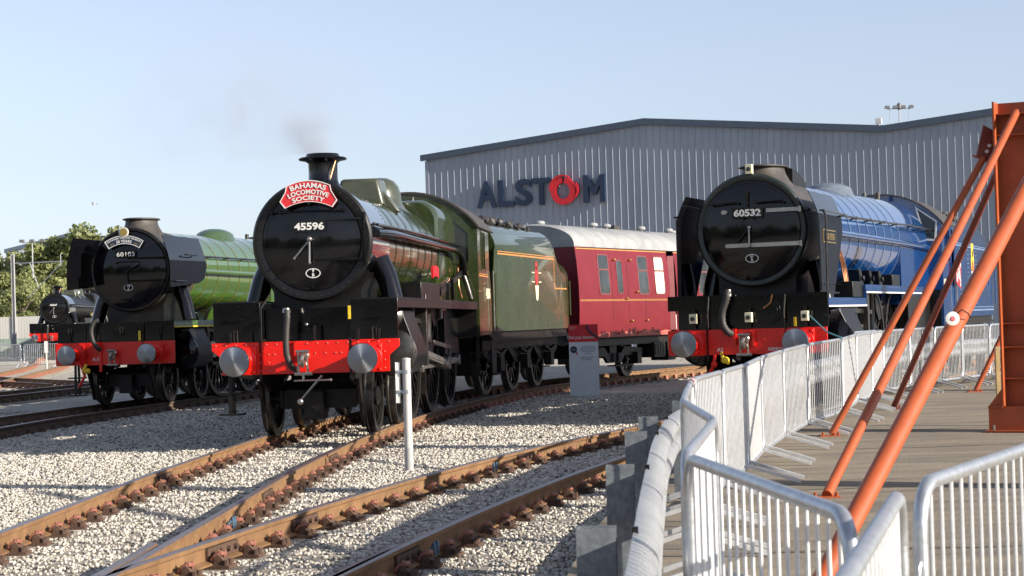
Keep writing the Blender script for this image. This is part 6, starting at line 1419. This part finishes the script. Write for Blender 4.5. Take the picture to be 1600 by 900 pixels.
# ------------------------------------------------------------------ orange steel rig
rig = thing('braced_gantry', 'orange painted steel column with sloping tubular braces at the right edge', 'gantry', (0, 0, 0))
def icolumn(x, y, z0_, h, w_, d_, mt='oxide'):
    X0_, Y0_ = x, y; x = y = 0.0
    m = MB(); t = .022
    m.box(x, x + t, y - d_ / 2 - .06, y + d_ / 2, z0_ + .31, z0_ + h); m.box(x, x + t, y - d_ / 2 + .0162, y + d_ / 2, z0_, z0_ + .31); m.box(x + w_ - t, x + w_, y - d_ / 2 + .05, y + d_ / 2, z0_, z0_ + h); m.box(x + t, x + w_ - t, y - .008, y + .008, z0_, z0_ + h)
    for zz in (.62, .99, 1.27, h - .40, h - .15): m.box(x + t, x + w_ - t, y - d_ / 2 + .052, y + d_ / 2 - .01, z0_ + zz, z0_ + zz + .016)
    for zz in (h - .62,): m.cyl((x + w_ * .75, y - .008, z0_ + zz), (x + w_ * .75, y - .03, z0_ + zz), .022, n=10)
    o = m.build('column', mt, rig, smooth=0); o.location = (X0_, Y0_, 0); o.rotation_euler = (0, 0, R(-25))
    b = MB(); b.box(x - .19, x + w_ + .19, y - d_ / 2 - .12, y + d_ / 2 + .12, z0_, z0_ + .022); b.box(x - .17, x - .0, y - .01, y + .01, z0_ + .022, z0_ + .30); b.box(x - .17, x + w_ + .17, y - d_ / 2 - .0, y - d_ / 2 + .016, z0_ + .022, z0_ + .30)
    b.prism([(x - .17, z0_ + .30), (x, z0_ + .52), (x, z0_ + .30)], 'y', y - d_ / 2, y - d_ / 2 + .016); b.prism([(x + w_ + .17, z0_ + .30), (x + w_, z0_ + .52), (x + w_, z0_ + .30)], 'y', y - d_ / 2, y - d_ / 2 + .016)
    b.box(x - .17, x + .001, y - d_ / 2 - .03, y - d_ / 2 - .001, z0_ + .29, z0_ + .31); bo = b.build('base_plate', 'oxide', rig, smooth=0); bo.location = (X0_, Y0_, 0); bo.rotation_euler = (0, 0, R(-25))
    n_ = MB(); 
    for xx in (x - .10, x + w_ + .1): n_.cyl((xx, y - d_ / 2 - .06, z0_ + .02), (xx, y - d_ / 2 - .06, z0_ + .085), .016, n=8)
    no = n_.build('anchor_bolt', 'steel', rig); no.location = (X0_, Y0_, 0); no.rotation_euler = (0, 0, R(-25)); return o
CY = 22.5; icolumn(5.84, CY, zp(CY), 3.90, .62, .42)
icolumn(5.55, 15.9, zp(15.9), 4.6, .5, .42); icolumn(9.45, 31.6, zp(31.6), 3.9, .5, .42)
def brace(p, q, r, base=True, end=True, mt='oxide'):
    p = Vector(p); q = Vector(q); m = MB(); m.cyl(p, q, r, n=24); o = m.build('brace', mt, rig)
    if base:
        b = MB(); b.box(p.x - .14, p.x + .10, p.y - .08, p.y + .08, zp(p.y), zp(p.y) + .014)
        for sx in (-.11, .07): b.cyl((p.x + sx, p.y - .06, zp(p.y) + .015), (p.x + sx, p.y - .07, zp(p.y) + .05), .014, n=8)
        b.build('foot_plate', mt, rig)
    return o
def gp(px, py, d):
    """point seen at pixel (px, py) of the photograph, at depth d"""
    r_ = fw + rt2 * ((px - 800) / 2950) - up2 * ((py - 450) / 2950); r_ = r_ / r_.y * d; return Vector((0, 0, CAM_Z)) + r_
a = gp(1299, 676, 22.5); a.z = zp(22.5) + .02
T1 = gp(1537, 246, 22.5)
brace(a, T1, .041)
m = MB(); e = (T1 - a).normalized(); tip = Vector((5.80, 22.5, 3.55)); m.bar(T1 - e * .05, tip, .03, .20, upv=(1, 0, 0)); o = MB()
pl = MB(); c = T1; dd = (tip - T1).normalized(); sd = Vector((dd.z, 0, -dd.x)).normalized()
pl.loft([[tuple(c - dd * .02 + sd * .09 + Vector((0, yy, 0))), tuple(c - dd * .02 - sd * .09 + Vector((0, yy, 0))), tuple(tip - sd * .16 + dd * .05 + Vector((0, yy, 0))), tuple(tip + sd * .12 + dd * .03 + Vector((0, yy, 0)))] for yy in (-.02, .02)])
g3 = pl.build('gusset', 'oxide_shaded', rig, smooth=0)
n_ = MB()
for f in (.25, .5): q = c.lerp(tip, f); n_.cyl(q - Vector((0, .02, 0)), q - Vector((0, .045, 0)), .022, n=10)
n_.build('bolt', 'white', g3)
MB().bar(c - dd * .03 - sd * .13, c - dd * .03 + sd * .13, .03, .02).build('collar', 'oxide', rig)
a = gp(1292, 770, 15.9); a.z = zp(15.9) + .02
brace(a, (6.02, 22.28, 3.78), .045)
a = gp(1262, 925, 9.9); a.z = zp(9.9) + .02; b = gp(1606, 290, 13.2); b2 = a + (b - a) * 1.70
brace(a, b2, .056)
a = gp(1396, 630, 27.0); a.z = zp(27) + .02
brace(a, (6.05, 22.75, 3.45), .042, mt='oxide_shaded')
a = gp(1524, 602, 31.6); a.z = zp(31.6) + .02
brace(a, (9.46, 31.6, 3.5), .042)
# pale timber prop and hazard tag
tm = MB(); tm.box(5.94, 5.99, 23.3, 23.36, zp(23), 1.0); tag(tm.build('timber_prop', 'timber'), 'short pale timber upright behind the foot of the orange column', 'timber')
tg = thing('round_tag', 'round white tag with red centre tied to the thick orange brace', 'tag')
c = gp(1488, 498, 11.75); tg.location = c
m = MB(); m.lathe([(.001, -.012), (.020, -.012), (.042, -.008), (.045, 0), (.042, .006), (.001, .006)], (0, 0, 0), (0, 1, 0), 28); dsk = m.build('disc', 'white', tg)
m = MB(); m.lathe([(.001, -.016), (.012, -.016), (.018, -.011), (.018, -.006)], (0, 0, 0), (0, 1, 0), 20); MT['pinkred'] = mat('faded_red', (.55, .12, .14), .5); m.build('centre_mark', 'pinkred', dsk)
m = MB(); m.tube([(.03, .0, .03), (.06, .0, .055), (.11, .04, .03), (.14, .12, .0)], .004, 6); m.build('string', 'blackm', tg)

# ------------------------------------------------------------------ marker post, banner, far white post
mp_ = thing('marker_post', 'white round post with a reflective strip standing in the ballast between the two near tracks', 'post', (-1.24, 21.7, -.21), R(-1))
m = MB(); m.cyl((0, 0, .27), (0, 0, 1.30), .047, n=20); m.lathe([(.05, 0), (.05, .02), (.02, .03)], (0, 0, 1.29), n=16); m.build('post', 'postw', mp_)
m = MB(); m.cyl((0, 0, 0), (0, 0, .29), .051, n=20); m.build('sleeve', 'postg', mp_)
m = MB(); m.box(-.125, -.075, -.012, .012, .80, 1.27); m.box(-.13, -.12, -.014, .014, .80, 1.27); pp = m.build('reflector', 'white', mp_, bevel=.004)
m = MB()
for zz in (.93, 1.16): m.lathe([(.053, -.02), (.053, .02)], (0, 0, zz), n=16, cap=False); m.box(-.12, -.04, -.02, .02, zz - .018, zz + .018)
m.build('clamp', 'galv', mp_)
bn = thing('banner_stand', 'white pull up banner with red top reading Did you know? before the crimson carriage', 'banner', (1.50, 40.6, -.2), R(-4))
hw, hh = .315, 1.58
m = MB(); m.box(-hw, hw, -.004, .004, .06, hh * .725 + .06); s_ = m.build('sheet', 'bannerw', bn)
m = MB(); m.box(-hw, hw, -.004, .004, hh * .725 + .062, hh); tp3 = m.build('header', 'darkred' if 'darkred' in MT else 'signred', bn)
m = MB(); m.tube([(.08, -.006, hh - .01), (.10, -.006, hh - .10), (.17, -.006, hh - .19), (.26, -.006, hh - .25), (.31, -.006, hh - .27)], .022, 6); m.build('header_swoosh', 'navy', tp3)
m = MB(); put_text(m, 'Did you know?', lambda a, b, c_: (-.05 + a, -.006 - c_, hh * .725 + .13 + b), .098, .002, .01); put_text(m, 'NATIONAL', lambda a, b, c_: (-.22 + a, -.006 - c_, hh - .06 + b), .03, .002, .0); put_text(m, 'RAILWAY', lambda a, b, c_: (-.235 + a, -.006 - c_, hh - .10 + b), .03, .002, .0); m.build('lettering', 'white', tp3, smooth=0)
m = MB(); m.cyl((-.215, -.009, hh * .725 - .10), (-.215, -.004, hh * .725 - .10), .075, n=28); pc = m.build('portrait_disc', 'navy', s_)
m = MB(); m.tube([(-.25, -.012, hh * .725 - .09), (-.215, -.012, hh * .725 - .11), (-.18, -.012, hh * .725 - .09)], .008, 6); m.build('disc_mark', 'postg', pc)
MB().box(-.17, -.13, -.010, -.004, hh * .725 - .20, hh * .725 - .16).build('accent', 'signred', s_)
m = MB()
for k in range(4): put_text(m, ['The first fastest steam', 'locomotives, and the men', 'of the railway works', 'built them'][k], lambda a, b, c_: (.09 + a, -.006 - c_, hh * .725 - .06 - k * .045 + b), .034, .002, .01)
for k in range(3): m.box(-.07, .22 - k * .03, -.0055, -.004, hh * .725 - .27 - k * .03, hh * .725 - .262 - k * .03)
m.build('lettering', 'navy', s_, smooth=0)
m = MB(); m.box(-hw - .05, hw + .05, -.12, .12, 0, .03); m.box(-hw, hw, -.04, .04, .03, .07); m.build('base', 'galv', bn, bevel=.01)
MB().cyl((0, .05, .05), (0, .02, hh), .01, n=8).build('pole', 'steel', bn)
wp = thing('post', 'slim post with a white plate among the far sunlit tracks at left', 'post', (PX(70, 78), 78, zg(78)))
MB().cyl((0, 0, 0), (0, 0, 1.3), .035, n=10).build('pole', 'postw', wp); MB().box(-.07, .07, -.05, -.03, .82, 1.3).build('plate', 'white', wp)
# ------------------------------------------------------------------ faint smoke from the chimney
sm = MB(); sm.box(-6.2, -1.5, 25.9, 29.9, 3.99, 6.3)
o = sm.build('smoke', 'white', smooth=0); m = bpy.data.materials.new('smoke'); m.use_nodes = True; n = m.node_tree.nodes; l = m.node_tree.links; n.remove(n['Principled BSDF'])
pv_ = n.new('ShaderNodeVolumePrincipled'); pv_.inputs['Color'].default_value = (.70, .73, .82, 1); tc = n.new('ShaderNodeTexCoord'); nz = n.new('ShaderNodeTexNoise'); nz.inputs['Scale'].default_value = 1.5; nz.inputs['Detail'].default_value = 5
nz.inputs['Distortion'].default_value = .7; l.new(tc.outputs['Object'], nz.inputs['Vector'])
def plume(cx, cy, cz, sx, sy, sz):
    mp = n.new('ShaderNodeMapping'); mp.inputs['Location'].default_value = (-cx / sx, -cy / sy, -cz / sz); mp.inputs['Scale'].default_value = (1 / sx, 1 / sy, 1 / sz); l.new(tc.outputs['Object'], mp.inputs[0])
    g_ = n.new('ShaderNodeTexGradient'); g_.gradient_type = 'SPHERICAL'; l.new(mp.outputs[0], g_.inputs[0]); return g_.outputs['Fac']
def mth(op, a, b):
    q = n.new('ShaderNodeMath'); q.operation = op
    for i, v in enumerate((a, b)):
        if isinstance(v, (int, float)): q.inputs[i].default_value = v
        else: l.new(v, q.inputs[i])
    return q.outputs[0]
pA = plume(-2.85, 27.2, 4.2, .55, .5, .55); pC = plume(-2.72, 27.17, 4.0, .26, .3, .30); pB = plume(-3.75, 27.6, 4.75, 2.3, 1.7, 1.5)
den = mth('ADD', mth('MULTIPLY', pA, 1.8), mth('MULTIPLY', pB, .42)); nn_ = mth('MAXIMUM', mth('SUBTRACT', nz.outputs['Fac'], .38), 0.0); l.new(mth('ADD', mth('MULTIPLY', den, mth('MULTIPLY', nn_, 4.0)), mth('MULTIPLY', pC, 2.2)), pv_.inputs['Density'])
l.new(pv_.outputs[0], n['Material Output'].inputs['Volume']); o.data.materials.clear(); o.data.materials.append(m)
tag(o, 'thin drifting grey smoke above and left of the chimney of locomotive 45596', 'smoke', kind='stuff')
# ------------------------------------------------------------------ parts modelled as pairs become objects of their own
def split_pairs(names, key):
    for o in [q for q in COL.objects if q.type == 'MESH' and q.name.split('.')[0] in names and q.parent]:
        bm = bmesh.new(); bm.from_mesh(o.data); bm.verts.ensure_lookup_table(); seen = {}; keys = []
        for v in bm.verts:
            if v.index in seen: continue
            st = [v]; isl = []; seen[v.index] = len(keys)
            while st:
                a = st.pop(); isl.append(a)
                for e in a.link_edges:
                    b = e.other_vert(a)
                    if b.index not in seen: seen[b.index] = len(keys); st.append(b)
            c = sum((a.co for a in isl), Vector()) / len(isl); keys.append(key(c, o))
        ks = sorted(set(keys))
        if len(ks) > 1:
            data = []
            for k in ks:
                b2 = bm.copy(); b2.verts.ensure_lookup_table(); bmesh.ops.delete(b2, geom=[v for v in b2.verts if keys[seen[v.index]] != k], context='VERTS')
                me = o.data.copy(); b2.to_mesh(me); b2.free(); data.append(me)
            for me in data[1:]:
                c = o.copy(); c.data = me; COL.objects.link(c)
            o.data = data[0]
        bm.free()
split_pairs({'guard_iron', 'handrail', 'running_plate', 'brake_gear', 'safety_valve', 'side_panel', 'ejector_pipe', 'plate_lining', 'lining', 'rivet_row', 'bogie', 'lettering_pair'} - {'rivet_row', 'lettering_pair', 'bogie'}, lambda c, o: 0 if abs(c.x) < .02 else (1 if c.x > 0 else 2))
zc_of = {}
split_pairs({'hinge_strap'}, lambda c, o: 1 if c.z > (2.7 if c.z < 6 else 0) else 2)
